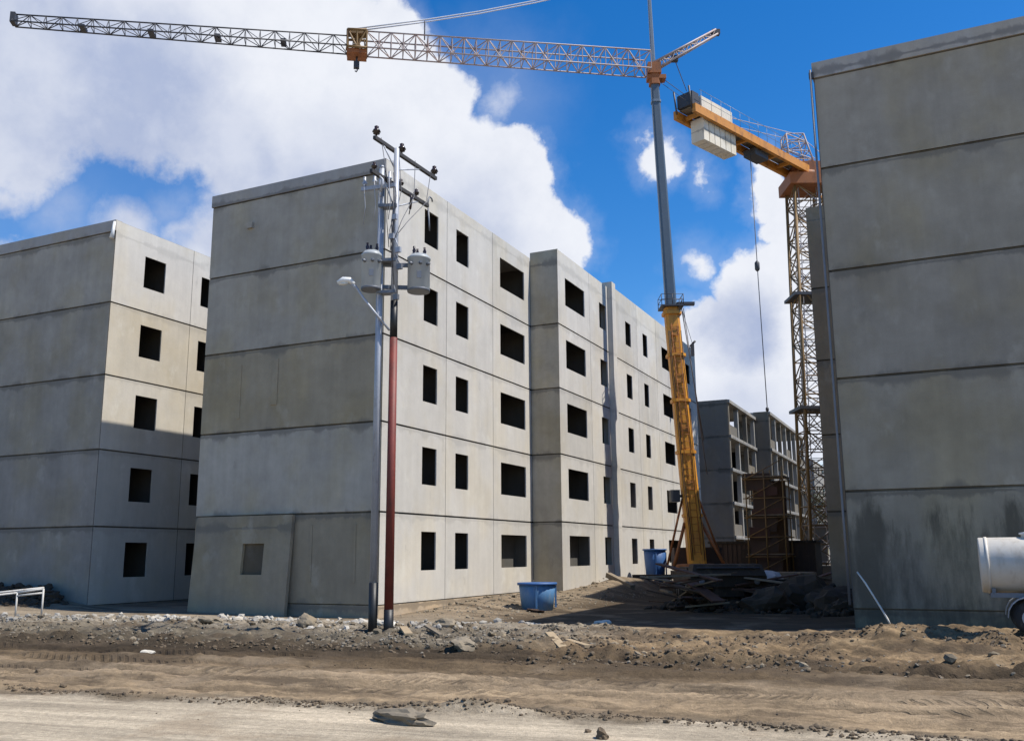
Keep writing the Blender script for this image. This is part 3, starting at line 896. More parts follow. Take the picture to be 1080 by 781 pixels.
for t in (-.38, -.1, .3):
    q = c_ + Vector((t, 0, .05)); mb = MB(); mb.lathe(q, (.2, -.3, .8), [(0, .03), (.08, .04), (.09, .06), (.13, .06), (.14, .035), (.26, .03)], 8); mb.path([q + Vector((.05, -.1, .2)), q + Vector((.12, -.2, -.1)), q + Vector((.1, -.1, -.5)), q + Vector((.02, -.05, -.9))], .010, 5); mb.build('cutout_fuse', M['galv'], pole2)
mb = MB()
for k in range(4):
    q = a.lerp(b, .1 + .27 * k) + Vector((0, 0, .1)); e2 = Vector((P2.x - .1 + .08 * k, P2.y - .1, 8.3 + .1 * k)); mb.path([q, q.lerp(e2, .3) + Vector((.1, .05, -.35)), q.lerp(e2, .7) + Vector((.06, -.08, -.2)), e2], .009, 5)
mb.build('drop_lead', M['cable'], pole2)
mb = MB()
for k in range(5):
    y = P2.y - .09; mb.path([(P2.x + .02 * k - .04, y, 10.4 - k * .3), (P2.x + .10 - .04 * k, y - .05, 9.5 - k * .2), (P2.x + .03 * (k - 2), y - .02, 8.2 - .2 * k)], .009, 5)
mb.build('service_wires', M['cable'], pole2)


def transformer(c, z0, z1, r, label):
    t = thing('pole_transformer', label, 'transformer', (c.x, c.y, z0), 'transformers on the pole pair')
    h = z1 - z0
    mb = MB(); mb.lathe((c.x, c.y, z0), (0, 0, 1), [(0, r * .92), (.02, r), (h * .86, r), (h * .87, r * 1.05), (h * .92, r * 1.05), (h * .93, r * .98), (h, r * .78)], 28); mb.build('tank', M['tgrey'], t)
    mb = MB()
    for a in (.6, 2.4, 4.2): mb.lathe((c.x + .5 * r * math.cos(a), c.y + .5 * r * math.sin(a), z1 - .03), (0, 0, 1), [(0, .035), (.04, .05), (.08, .03), (.12, .045), (.17, .025), (.22, .03)], 10)
    mb.build('bushing', M['ceramic'], t)
    for a in (-1.7, -.9, -.2):
        d = Vector((math.cos(a), math.sin(a), 0)); q = Vector((c.x, c.y, z0 + h * .70)) + d * r * .98
        mb = MB(); mb.lathe(q, d, [(0, .04), (.05, .035), (.09, .02)], 10); mb.build('terminal', M['galv_dark'], t)
    d = Vector((math.cos(-1.0), math.sin(-1.0), 0)); mb = MB(); mb.obox(Vector((c.x, c.y, z0 + h * .38)) + d * r, d * .012, d.cross(Vector((0, 0, 1))) * .05, Vector((0, 0, .08))); mb.build('plate', M['galv_dark'], t)
    mb = MB(); mb.lathe((c.x, c.y, z0 - .012), (0, 0, 1), [(0, r * .99), (.05, r * 1.03), (.06, r)], 28); mb.build('base_rim', M['galv_dark'], t)
    return t


transformer(TL + Vector((.12, .05, 0)), 7.30, 8.20, .225, 'grey drum transformer hung left of the poles in front of the gable')
transformer(TRp, 7.29, 8.15, .255, 'grey drum transformer hung right of the poles in front of the windows')

lamp = thing('street_lamp', 'curved street lamp arm with a pale head clamped to the red and grey pole', 'street lamp', (4.24, -6.13, 6.37))
mb = MB(); mb.path([(4.24, -6.2, 6.36), (3.95, -6.40, 6.78), (3.74, -6.52, 7.08), (3.60, -6.60, 7.32), (3.50, -6.66, 7.44)], [.028, .028, .03, .035, .04], 8); mb.build('arm', M['galv'], lamp)
mb = MB(); mb.path([(3.56, -6.62, 7.40), (3.46, -6.68, 7.50), (3.34, -6.74, 7.50), (3.22, -6.80, 7.44)], [.045, .07, .075, .04], 10); mb.build('lamp_head', M['white'], lamp)
mb = MB(); mb.path([(3.44, -6.69, 7.44), (3.34, -6.745, 7.42), (3.25, -6.79, 7.41)], [.035, .05, .03], 10); mb.build('lamp_bowl', M['lampglass'], lamp)

# ------------------------------------------------------------------ lattice helpers
def frame_at(d):
    d = Vector(d).normalized(); s = d.cross(Vector((0, 0, 1)))
    if s.length < .01: s = Vector((1, 0, 0))
    s.normalize(); return d, s, s.cross(d).normalized()


def lattice(mb, a, b, w0, w1, n, rc, rd, tri=False, side=None, h0=None, h1=None):
    """square (or triangular) braced girder from a to b"""
    a, b = Vector(a), Vector(b); d, s, u = frame_at(b - a)
    if side is not None: s = Vector(side).normalized(); u = s.cross(d).normalized()
    h0 = w0 if h0 is None else h0; h1 = w1 if h1 is None else h1
    if tri: cs = [(-.5, -.5), (.5, -.5), (0, .5)]
    else: cs = [(-.5, -.5), (.5, -.5), (.5, .5), (-.5, .5)]

    def pt(i, k):
        t = i / n; w = w0 + (w1 - w0) * t; h = h0 + (h1 - h0) * t
        return a.lerp(b, t) + s * (cs[k][0] * w) + u * (cs[k][1] * h)
    m_ = len(cs)
    for k in range(m_): mb.tube(pt(0, k), pt(n, k), rc, 6)
    for i in range(n + 1):
        for k in range(m_):
            mb.tube(pt(i, k), pt(i, (k + 1) % m_), rd, 4, cap=False)
            if i < n:
                if (i + k) % 2: mb.tube(pt(i, k), pt(i + 1, (k + 1) % m_), rd, 4, cap=False)
                else: mb.tube(pt(i, (k + 1) % m_), pt(i + 1, k), rd, 4, cap=False)


# ------------------------------------------------------------------ mobile tower crane
cr = thing('mobile_crane', 'orange mobile tower crane with a telescopic grey mast and long lattice jib', 'crane', (4.96, 17.61, gz(4.96, 17.6)))
B0 = Vector((4.98, 17.61, 0.9)); B1 = Vector((4.32, 17.44, 12.6)); B2 = Vector((3.98, 17.35, 24.3)); B3 = Vector((3.88, 17.32, 29.9))
sx = RT.copy(); sx.z = 0; sx.normalize(); sy = Vector((-sx.y, sx.x, 0))


def boxmast(a, b, w0, w1, mat, name, bev=.18):
    """hollow box boom section with chamfered corners"""
    mb = MB(); ring = []
    for q, w in ((a, w0), (b, w1)):
        h = w / 2; c = h * (1 - bev * 2)
        ring.append([q + sx * x + sy * y for x, y in ((h, c), (c, h), (-c, h), (-h, c), (-h, -c), (-c, -h), (c, -h), (h, -c))])
    n = 8
    for k in range(n): mb.quad(ring[0][k], ring[0][(k + 1) % n], ring[1][(k + 1) % n], ring[1][k])
    mb.face(ring[1]); mb.face(ring[0][::-1])
    return mb.build(name, mat, cr)


boxmast(B0, B1, .76, .64, M['orange'], 'lower_mast')
for t in (.18, .42, .62, .80, .97):
    q = B0.lerp(B1, t); boxmast(q, q + (B1 - B0).normalized() * .14, .84, .84, M['orange'], 'mast_collar')
mid = B1.lerp(B2, .5)
boxmast(B1 - (B1 - B0).normalized() * .3, B2, .50, .38, M['mast_grey'], 'upper_mast')
q = B1.lerp(B2, .96); boxmast(q, B2 + Vector((0, 0, .25)), .52, .5, M['rust'], 'mast_top')
q = B1.lerp(B2, .88); boxmast(q, q + Vector((0, 0, .12)), .46, .46, M['crane_grey'], 'mast_collar')
boxmast(B2, B3, .21, .15, M['crane_grey'], 'mast_head')
mb = MB()
mb.obox(B1 + Vector((0, 0, .02)), sx * .52, sy * .52, Vector((0, 0, .035)))
for x, y in ((-.5, -.5), (.5, -.5), (.5, .5), (-.5, .5), (0, -.5), (.5, 0)): mb.tube(B1 + sx * x + sy * y, B1 + sx * x + sy * y + Vector((0, 0, .55)), .02, 4)
for z in (.3, .55):
    for (x, y), (x2, y2) in (((-.5, -.5), (.5, -.5)), ((.5, -.5), (.5, .5)), ((.5, .5), (-.5, .5)), ((-.5, .5), (-.5, -.5))): mb.tube(B1 + sx * x + sy * y + Vector((0, 0, z)), B1 + sx * x2 + sy * y2 + Vector((0, 0, z)), .015, 4)
mb.obox(B1 + sx * .65 + sy * -.2 + Vector((0, 0, .15)), sx * .4, sy * .12, Vector((0, 0, .07)))
mb.build('mast_platform', M['dark_steel'], cr)
mb = MB(); mb.tube(B1 + sx * .50 + Vector((0, 0, 0)), B0 + sx * .54 + Vector((0, 0, 5.5)), .025, 6); mb.tube(B1 + sx * .58, B0 + sx * .62 + Vector((0, 0, 4)), .02, 5); mb.build('mast_pendant', M['cable'], cr)
mb = MB(); q = B0.lerp(B1, .83) + sx * .80
mb.obox(q, sx * .07, sy * .07, Vector((0, 0, .28))); mb.path([q + Vector((0, 0, .28)), q + sx * .14 + Vector((0, 0, .42))], .05, 6); mb.path([q + Vector((0, 0, .1)), q - sx * .12 + Vector((0, 0, .22))], .04, 6)
mb.tube(q + Vector((0, 0, .3)), B1 + sx * .50, .012, 4); mb.build('pulley_block', M['dark_steel'], cr)
for sgn in (-1, 1):
    mb = MB(); mb.tube(B0.lerp(B1, .16) + sx * .36 * sgn, Vector((B0.x, B0.y, .9)) + sx * 1.1 * sgn - sy * .5, .07, 8); mb.tube(B0.lerp(B1, .25) + sx * .36 * sgn, Vector((B0.x, B0.y, .9)) + sx * 1.25 * sgn + sy * .4, .05, 8); mb.build('mast_strut', M['rust'], cr)
mb = MB()
for k in range(34):
    q = B0.lerp(B1, .05 + .026 * k) - sy * .42
    mb.tube(q - sx * .14, q + sx * .14, .012, 4)
for k in (-1, 1): mb.tube(B0.lerp(B1, .04) - sy * .43 + sx * .14 * k, B0.lerp(B1, .93) - sy * .40 + sx * .14 * k, .016, 4)
mb.build('mast_ladder', M['rust'], cr)
mb = MB()
for k in (-.30, -.24, .27): mb.path([B0.lerp(B1, t) - sy * (.40 + .03 * math.sin(9 * t + k)) + sx * (k + .03 * math.sin(14 * t)) for t in (.02, .15, .3, .45, .6, .75, .9)], .018, 5)
mb.build('hydraulic_hose', M['rubber'], cr)
for t in (.10, .30, .52, .71, .90):
    mb = MB(); q = B0.lerp(B1, t) - sy * .385
    mb.obox(q, sx * .2, sy * .014, Vector((0, 0, .22)))
    for a in (-.15, .15):
        for b in (-.17, 0, .17): mb.tube(q + sx * a + Vector((0, 0, b)) - sy * .01, q + sx * a + Vector((0, 0, b)) - sy * .035, .018, 6)
    mb.build('splice_plate', M['old_orange'], cr)
mb = MB(); q = B0.lerp(B1, .26) - sx * .85
mb.obox(q + sx * .15, sx * .20, sy * .3, Vector((0, 0, .26))); mb.tube(q + sx * .3, q + sx * .6, .06, 6); mb.build('winch_box', M['dark_steel'], cr)
# jib
J0 = Vector((3.75, 17.2, 24.95)); J1 = Vector((-20.19, .86, 24.75)); jd = (J1 - J0).normalized(); jm = J0.lerp(J1, .5)
mb = MB(); lattice(mb, J0, J0.lerp(J1, .47), .95, .85, 24, .040, .026, h0=.92, h1=.80); mb.build('inner_jib', M['jib_steel'], cr)
mb = MB(); lattice(mb, J0.lerp(J1, .50), J1, .80, .5, 22, .038, .020, tri=True, h0=.72, h1=.46); mb.build('outer_jib', M['dark_steel'], cr)
mb = MB(); lattice(mb, J0.lerp(J1, .47), J0.lerp(J1, .50), .95, .9, 2, .07, .05, h0=.9, h1=.85)
q = J0.lerp(J1, .485)
mb.obox(q + Vector((0, 0, .5)), jd * .38, jd.cross(Vector((0, 0, 1))) * .2, Vector((0, 0, .09)))
for k in range(4): mb.tube(q + jd * (-.4 + .3 * k) + Vector((0, 0, -.4)), q + jd * (-.25 + .2 * k) + Vector((0, 0, .75)), .03, 5)
mb.build('jib_joint', M['tower_steel'], cr)
mb = MB(); mb.obox(q + Vector((0, 0, -.58)), jd * .45, jd.cross(Vector((0, 0, 1))) * .4, Vector((0, 0, .10))); trolley = mb.build('trolley', M['rust'], cr)
mb = MB(); mb.tube(q + Vector((0, 0, -.68)), q + Vector((0, 0, -1.0)), .05, 6); mb.obox(q + Vector((0, 0, -1.1)), jd * .13, jd.cross(Vector((0, 0, 1))) * .10, Vector((0, 0, .16)))
mb.path([q + Vector((0, 0, -1.26)), q + Vector((.06, 0, -1.36)), q + Vector((0, 0, -1.44)), q + Vector((-.07, 0, -1.38))], .03, 6)
mb.build('hook_block', M['dark_steel'], trolley)
for t in (.60, .70, .80, .90):
    mb = MB(); q2 = J0.lerp(J1, t); mb.obox(q2 + Vector((0, 0, -.22)), jd * .12, jd.cross(Vector((0, 0, 1))) * .26, Vector((0, 0, .07))); mb.build('jib_spacer', M['dark_steel'], cr)
mb = MB(); mb.obox(J1, jd * .10, jd.cross(Vector((0, 0, 1))) * .2, Vector((0, 0, .24))); mb.build('jib_tip', M['dark_steel'], cr)
mb = MB(); e = J0.lerp(J1, .485) + Vector((0, 0, .7))
for k in (-1, 1):
    off = jd.cross(Vector((0, 0, 1))) * .10 * k
    st = [B3 + off + Vector((0, 0, -.1))] + [B3.lerp(e, t) + off - Vector((0, 0, .35 * math.sin(math.pi * t))) for t in (.2, .4, .6, .8)] + [e + off]
    mb.path(st, .032, 5)
mb.build('jib_stay', M['white_cable'], cr)
mb = MB(); q = B3.lerp(e, .78); q.z -= .22; mb.tube(q, Vector((q.x, q.y, J0.z + .35)), .03, 5); mb.build('stay_post', M['dark_steel'], cr)
# rear strut
S0 = Vector((4.0, 17.4, 24.85)); S1 = Vector((6.55, 19.95, 27.4))
mb = MB(); lattice(mb, S0, S1, .38, .26, 9, .05, .022, h0=.34, h1=.24); mb.build('rear_strut', M['jib_steel'], cr)
mb = MB(); mb.obox(S1, sx * .2, sy * .15, Vector((0, 0, .12))); mb.build('strut_pulley', M['dark_steel'], cr)
mb = MB(); mb.obox(S0.lerp(S1, .32) - Vector((0, 0, .18)), sx * .16, sy * .12, Vector((0, 0, .14))); mb.build('strut_pulley', M['dark_steel'], cr)
mb = MB(); WT = Vector((4.25, 22.8, 26.1)); mb.tube(S0.lerp(S1, .32) - Vector((0, 0, .2)), WT, .022, 5); mb.tube(B2 + sx * .3, WT - Vector((.1, 0, .2)), .018, 5); mb.tube(B2 + sx * .3 - Vector((0, 0, .3)), WT - Vector((.1, 0, .5)), .014, 5); mb.build('rear_cable', M['cable'], cr)
mb = MB(); mb.obox(B2 + Vector((0, 0, .35)), sx * .32, sy * .3, Vector((0, 0, .28))); mb.obox(B2 + sx * .1 + Vector((0, 0, -.1)), sx * .45, sy * .25, Vector((0, 0, .10))); mb.build('jib_hinge', M['rust'], cr)
# carrier
PIV = Matrix.Translation((4.98, 17.61, 0)); XF = PIV @ Matrix.Rotation(R(19), 4, 'Z') @ PIV.inverted()
cx, cy = 5.15, 13.4; zc = -.30
mb = MB(); mb.box((cx - 1.25, cy - 5.6, zc + .62), (cx + 1.25, cy + 5.8, zc + .98)); mb.box((cx - .5, cy - 5.5, zc + .30), (cx + .5, cy + 5.7, zc + .618))
mb.box((cx - 1.2, cy - 3.4, zc + .982), (cx + 1.2, cy + .4, zc + 1.22)); mb.build('chassis', M['chassis'], cr)
mb = MB(); x0, x1, y0, y1, z0, z1 = cx - 1.22, cx + 1.22, cy - 5.75, cy - 3.7, zc + .99, zc + 1.36
mb.hexa([(x0, y0, z0), (x1, y0, z0), (x1, y1, z0), (x0, y1, z0), (x0 + .1, y0 + .35, z1), (x1 - .1, y0 + .35, z1), (x1 - .1, y1, z1), (x0 + .1, y1, z1)]); cab = mb.build('cab', M['chassis'], cr)
mb = MB(); mb.hexa([(x0 + .18, y0 + .12, z0 + .25), (x1 - .18, y0 + .12, z0 + .25), (x1 - .18, y0 + .16, z0 + .25), (x0 + .18, y0 + .16, z0 + .25), (x0 + .2, y0 + .29, z1 - .08), (x1 - .2, y0 + .29, z1 - .08), (x1 - .2, y0 + .33, z1 - .08), (x0 + .2, y0 + .33, z1 - .08)])
mb.build('windscreen', M['glass'], cab)
for k in (-1, 1):
    mb = MB(); mb.lathe((cx + .9 * k, y0 - .03, zc + .80), (0, -1, 0), [(0, .10), (.03, .10), (.05, .07)], 12); mb.build('headlight', M['galv_dark'], cr)
    for yy in (-4.3, -2.9, 1.2, 2.6, 4.1):
        mb = MB(); mb.lathe((cx + (1.22 if k > 0 else -1.22), cy + yy, zc + .33), (-k, 0, 0), [(0, .36), (.03, .47), (.28, .47), (.31, .36)], 20); w_ = mb.build('wheel', M['rubber'], cr)
        mb = MB(); mb.lathe((cx + 1.235 * k, cy + yy, zc + .33), (-k, 0, 0), [(0, .10), (.004, .24), (.012, .26)], 16); mb.build('rim', M['galv_dark'], w_)
    for yy in ((-3.6, 5.0) if k > 0 else (5.0,)):
        mb = MB(); mb.box((cx + (1.25 if k > 0 else -3.0), cy + yy - .16, zc + .58), (cx + (3.0 if k > 0 else -1.25), cy + yy + .16, zc + .82)); mb.tube((cx + 2.85 * k, cy + yy, zc + .6), (cx + 2.85 * k, cy + yy, zc - .02), .08, 10); mb.lathe((cx + 2.85 * k, cy + yy, zc - .12), (0, 0, 1), [(0, .34), (.10, .34), (.14, .12)], 14); mb.build('outrigger', M['chassis'], cr)
mb = MB(); mb.box((cx - 1.1, cy + 4.9, zc + .99), (cx + 1.0, cy + 7.4, zc + 2.0)); mb.build('counter_ballast', M['wine'], cr)
XF = None
mb = MB(); mb.lathe((B0.x, B0.y, zc + .99), (0, 0, 1), [(0, .95), (.25, .95), (.3, .7)], 24); mb.build('slewing_ring', M['rust'], cr)

# ------------------------------------------------------------------ tower crane
tw = thing('tower_crane', 'lattice tower crane with an orange counter jib and pale counterweights beside the right block', 'crane', (8.4, 34.5, 0))
T0 = Vector((8.15, 34.45, -.3)); T1 = Vector((8.65, 34.5, 24.0))
mb = MB(); lattice(mb, T0, T1, 1.75, 1.75, 22, .095, .042, side=(sx.x, sx.y, 0)); lattice(mb, T0 + Vector((0, 0, .02)), T1, 1.72, 1.72, 11, .02, .036, side=(sx.x, sx.y, 0)); mb.build('tower', M['tower_steel'], tw)
mb = MB(); lattice(mb, T0 + Vector((0, 0, .2)), T1, 1.1, 1.1, 24, .03, .026, side=(sx.x, sx.y, 0)); mb.build('inner_ladder', M['pale_steel'], tw)
for z in (10.2, 17.2):
    mb = MB(); mb.obox(T0.lerp(T1, z / 24.3), sx * 1.25, sy * 1.1, Vector((0, 0, .09))); mb.build('tower_collar', M['dark_steel'], tw)
mb = MB(); mb.obox(T1 + Vector((0, 0, .25)), sx * 1.25, sy * 1.25, Vector((0, 0, .36))); mb.lathe(T1 + Vector((0, 0, .53)), (0, 0, 1), [(0, 1.0), (.35, 1.0), (.4, .8)], 20); mb.obox(T1 + sx * .7 + Vector((0, 0, .95)), sx * 1.1, sy * .9, Vector((0, 0, .55))); mb.obox(T1 - sx * .5 + Vector((0, 0, 1.0)), sx * .4, sy * 1.0, Vector((0, 0, .4))); mb.build('slewing_unit', M['rust'], tw)
C0 = T1 + Vector((0, 0, .95)); C1 = Vector((4.05, 22.9, 25.0)); cdv = (C1 - C0).normalized(); cs_ = cdv.cross(Vector((0, 0, 1))).normalized()
mb = MB()
for k in (-1, 1):
    c = (C0 + C1) / 2 + cs_ * .62 * k
    mb.obox(c, (C1 - C0) / 2, cs_ * .11, Vector((0, 0, .24)))
for i in range(8): mb.obox(C0.lerp(C1, .06 + .125 * i), cdv * .08, cs_ * .6, Vector((0, 0, .1)))
mb.build('counter_jib', M['old_orange'], tw)
mb = MB(); mb.obox(C0.lerp(C1, .52) + Vector((0, 0, .27)), (C1 - C0) * .46, cs_ * .5, Vector((0, 0, .02))); mb.build('walkway', M['old_timber'], tw)
mb = MB()
for k in (-1, 1):
    for i in range(13):
        q = C0.lerp(C1, .06 + .075 * i) + cs_ * .78 * k + Vector((0, 0, .2)); mb.tube(q, q + Vector((0, 0, .95)), .012, 4)
    for z in (.6, 1.13): mb.tube(C0.lerp(C1, .06) + cs_ * .78 * k + Vector((0, 0, z)), C0.lerp(C1, .97) + cs_ * .78 * k + Vector((0, 0, z)), .012, 4)
mb.build('handrail', M['crane_grey'], tw)
for i in range(6):
    q = C0.lerp(C1, .68 + .042 * i)
    mb = MB(); mb.obox(q + Vector((0, 0, -.72)), cdv * .235, cs_ * .42, Vector((0, 0, .66))); mb.build('counterweight', M['weight'], tw)
mb = MB(); mb.obox(C0.lerp(C1, .80) + Vector((0, 0, .75)), cdv * 1.5, cs_ * .42, Vector((0, 0, .40))); mb.build('winch_housing', M['weight'], tw)
mb = MB(); mb.obox(C0.lerp(C1, .97) + Vector((0, 0, .7)), cdv * .3, cs_ * .5, Vector((0, 0, .38)))
for k in (-1, 1): mb.tube(C1 + cs_ * .5 * k, C1 + cs_ * .5 * k + Vector((0, 0, 1.25)) + cdv * .2, .05, 5)
mb.build('winch_drum', M['dark_steel'], tw)
mb = MB(); mb.obox(C0.lerp(C1, .44) + Vector((0, 0, -.42)), cdv * .7, cs_ * .4, Vector((0, 0, .2))); mb.build('ballast_bracket', M['dark_steel'], tw)
mb = MB(); lattice(mb, C0 + Vector((0, 0, .3)) - cdv * .3 - sx * .4, C0 + Vector((0, 0, 2.6)) - sx * .55, 1.6, 1.1, 4, .05, .035, side=(sx.x, sx.y, 0)); mb.build('apex_frame', M['jib_steel'], tw)
F1 = C0 - cdv * 26 + Vector((0, 0, .2))
mb = MB(); lattice(mb, C0 - cdv * 1.3, F1, 1.1, .9, 17, .07, .04, tri=True); mb.build('front_jib', M['orange'], tw)
mb = MB()
for k in (-.4, .4): mb.tube(C0 + Vector((0, 0, 2.6)) - sx * .55 + cs_ * k, C0.lerp(C1, .92) + cs_ * k + Vector((0, 0, .25)), .022, 5); mb.tube(C0 + Vector((0, 0, 2.6)) - sx * .55 + cs_ * k, C0 - cdv * 15 + Vector((0, 0, .6)), .022, 5)
mb.build('tie_bar', M['pale_steel'], tw)
mb = MB(); lattice(mb, T0 + sx * 1.9 + sy * .3, T0.lerp(T1, .93) + sx * 1.75, .5, .5, 26, .06, .03, side=(sx.x, sx.y, 0)); mb.build('lift_guide', M['wine'], tw)
mb = MB(); mb.box((6.0, 32.2, -.3), (10.8, 36.8, .7)); mb.build('foundation', M['bg'], tw)
# hoist line hanging under the counter jib
H0 = C0.lerp(C1, .49) + Vector((0, 0, -.25))
hang = thing('hoist_line', 'thin hoist cable with a small dark block hanging below the orange counter jib', 'cable', (H0.x, H0.y, 9.2))
mb = MB(); mb.path([H0, Vector((H0.x + .03, H0.y, 17)), Vector((H0.x + .1, H0.y, 9.4))], .026, 5); mb.build('cable', M['cable'], hang)
mb = MB(); mb.lathe((H0.x + .02, H0.y, 17.3), (0, 0, 1), [(0, .06), (.1, .14), (.5, .14), (.62, .05)], 10); mb.build('pulley_block', M['dark_steel'], hang)
mb = MB(); mb.lathe((H0.x + .1, H0.y, 9.15), (0, 0, 1), [(0, .03), (.05, .09), (.2, .09), (.27, .03)], 10); mb.build('end_weight', M['dark_steel'], hang)

# ------------------------------------------------------------------ clutter in the shaded alley
st = thing('scaffold_tower', 'dark brown scaffold tower patched with boards standing in the alley before the far block', 'scaffold', (6.9, 24.5, 0))
rs = random.Random(3)
X0, X1, Y0, Y1 = 6.05, 7.85, 23.7, 25.6
for x in (X0, (X0 + X1) / 2, X1):
    for y in (Y0, Y1):
        mb = MB(); mb.tube((x, y, -.35), (x + .02, y, 5.5 + rs.uniform(-.3, .4)), .035, 6); mb.build('scaffold_post', M['tower_steel'], st)
for k in range(6):
    z = .3 + .95 * k
    mb = MB()
    for y in (Y0, Y1): mb.tube((X0 - .15, y, z), (X1 + .15, y, z), .028, 5)
    for x in (X0, X1): mb.tube((x, Y0, z + .05), (x, Y1, z + .05), .028, 5)
    mb.tube((X0, Y0 - .04, z), (X1, Y0 - .04, z + .9), .024, 5)
    mb.build('scaffold_rail', M['tower_steel'], st)
    if k % 2:
        mb = MB(); mb.box((X0 - .1, Y0 + .05, z + .1), (X1 + .1, Y1 - .05, z + .15)); mb.build('deck', M['old_timber'], st)
for k in range(15):
    z = .1 + .34 * k + rs.uniform(-.06, .06); u = rs.uniform(-.05, .5)
    mb = MB(); mb.obox((X0 + .55 + u, Y0 + .12 + .05 * (k % 3), z + .2), Vector((rs.uniform(.45, .75), 0, rs.uniform(-.05, .05))), Vector((0, .018, 0)), Vector((0, .02, rs.uniform(.15, .3)))); mb.build('board', M['wine'] if k % 3 else M['rust_dark'], st)
mb = MB(); mb.box((X0 + .1, Y1 - .3, -.3), (X1 - .1, Y1 - .22, 5.0)); mb.build('back_sheet', M['wine'], st)
tb = thing('timber_stack', 'pile of grey timber beams in the alley shade beside the tower foot', 'timber', (8.6, 19.5, gz(8.6, 19.5)))
z0 = gz(8.6, 19.5)
for r in range(5):
    for c in range(5):
        mb = MB(); j = random.uniform(-.15, .15)
        if r % 2: mb.box((7.7 + .36 * c, 18.4 + j, z0 + .2 * r), (7.98 + .36 * c, 21 + j, z0 + .17 + .2 * r))
        else: mb.box((7.5 + j, 18.5 + .45 * c, z0 + .2 * r), (9.6 + j, 18.75 + .45 * c, z0 + .17 + .2 * r))
        mb.build('timber_beam', M['old_timber'], tb)
hp = MB(); hc = Vector((9.0, 11.6, 0)); hz = gz(9.0, 11.6)
hv, hf = ICO[3]; n0 = len(hp.v)
for v in hv:
    k = 1 + .28 * mnoise.noise(v * 1.6) + .12 * mnoise.noise(v * 4.5)
    hp.v.append((v.x * .80 * k, v.y * .7 * k, max(-.1, v.z * .85 * k + .3)))
for f_ in hf: hp.f.append(f_); hp.s.append(False); hp.m.append(0)
bag = hp.build('covered_heap', M['tarp']); bag.location = (hc.x, hc.y, hz)
tag(bag, 'crumpled pale tarpaulin covering a low heap in the alley shade', 'heap')
mb = MB()
for k, (x, y, r) in enumerate(((10.6, 8.0, .9), (11.8, 7.0, .75), (9.9, 6.6, .55), (11.4, 9.4, .9), (8.3, 8.9, .5), (12.2, 5.6, .5))): mb.rock((x, y, gz(x, y) + r * .2), r, 90 + k, (1.2, 1, .75), 3)
rgs = random.Random(4)
for k in range(420):
    q = rgs.choice(((7.9, 6.9, .5), (6.9, 7.2, .45), (10.6, 8.0, .9), (11.8, 7.0, .75), (9.9, 6.6, .55), (11.4, 9.4, .9), (8.3, 8.9, .5), (12.2, 5.6, .5)))
    x, y = q[0] + rgs.gauss(0, q[2] * .8), q[1] + rgs.gauss(0, q[2] * .8)
    if x > 12.85: continue
    mb.rock((x, y, gz(x, y) + q[2] * .8 * math.exp(-((x - q[0]) ** 2 + (y - q[1]) ** 2) / q[2] ** 2) * rgs.uniform(.3, 1.1)), rgs.uniform(.04, .16), k + 900, (1, 1, .8), 1)
o = mb.build('spoil_heap', M['dark_soil']); o['kind'] = 'stuff'
rb = random.Random(21)
for k, (x, y, n, nm) in enumerate(((9.9, 8.2, 9, 'pile of dark scrap boards dumped nearest the right block corner'), (7.4, 6.3, 12, 'wide pile of dark scrap boards right in front of the crane carrier'), (6.3, 8.8, 8, 'small pile of dark boards left of the crane carrier front'), (8.0, 13.5, 8, 'heap of dark offcut boards beside the pale tarpaulin'), (10.6, 14.5, 9, 'jumble of dark boards behind the black spoil heap'))):
    pl = thing('scrap_pile', nm, 'scrap pile', (x, y, gz(x, y)))
    for i in range(n):
        a = rb.uniform(0, 3.14); L_ = rb.uniform(.6, 1.5); d = Vector((math.cos(a), math.sin(a), rb.uniform(-.25, .25))) * L_
        c = Vector((x + rb.uniform(-.7, .7), y + rb.uniform(-.7, .7), gz(x, y) + .12 + .10 * i))
        mb = MB(); w_ = rb.uniform(.04, .2); sd_ = d.cross(Vector((0, 0, 1))).normalized(); mb.obox(c, d, sd_ * w_, sd_.cross(d).normalized() * .025); mb.build('board', (M['wine'], M['old_timber'], M['rust_dark'])[i % 3], pl)
sk = thing('concrete_skip', 'small pale box skip by the crane outrigger in front of the far facade', 'skip', (2.9, 20.2, 0))
mb = MB(); z0 = gz(3.6, 20.4); x, y = 3.75, 20.6
mb.hexa([(x - .28, y - .3, z0 + .1), (x + .28, y - .3, z0 + .1), (x + .28, y + .3, z0 + .1), (x - .28, y + .3, z0 + .1), (x - .42, y - .42, z0 + .95), (x + .42, y - .42, z0 + .95), (x + .42, y + .42, z0 + .95), (x - .42, y + .42, z0 + .95)]); mb.build('bucket', M['weight'], sk)
mb = MB(); mb.box((x - .32, y - .32, z0 - .02), (x + .32, y + .32, z0 + .097)); mb.build('base_frame', M['dark_steel'], sk)


sc_ = thing('site_container', 'low dark brown site container behind the crane carrier in the alley', 'container', (6.2, 27, gz(6.2, 27)))
z0 = gz(6.2, 27)
mb = MB(); mb.box((3.6, 26, z0 - .1), (8.9, 28.4, z0 + 2.3))
for k in range(22): mb.box((3.66 + .24 * k, 25.965, z0), (3.78 + .24 * k, 25.998, z0 + 2.25))
mb.build('shell', M['wine'], sc_)
mb = MB(); mb.box((3.5, 25.9, z0 + 2.302), (9.0, 28.5, z0 + 2.42)); mb.build('roof', M['chassis'], sc_)
mb = MB(); mb.box((5.2, 25.93, z0 + .05), (6.1, 25.962, z0 + 2.0)); mb.build('door', M['chassis'], sc_)


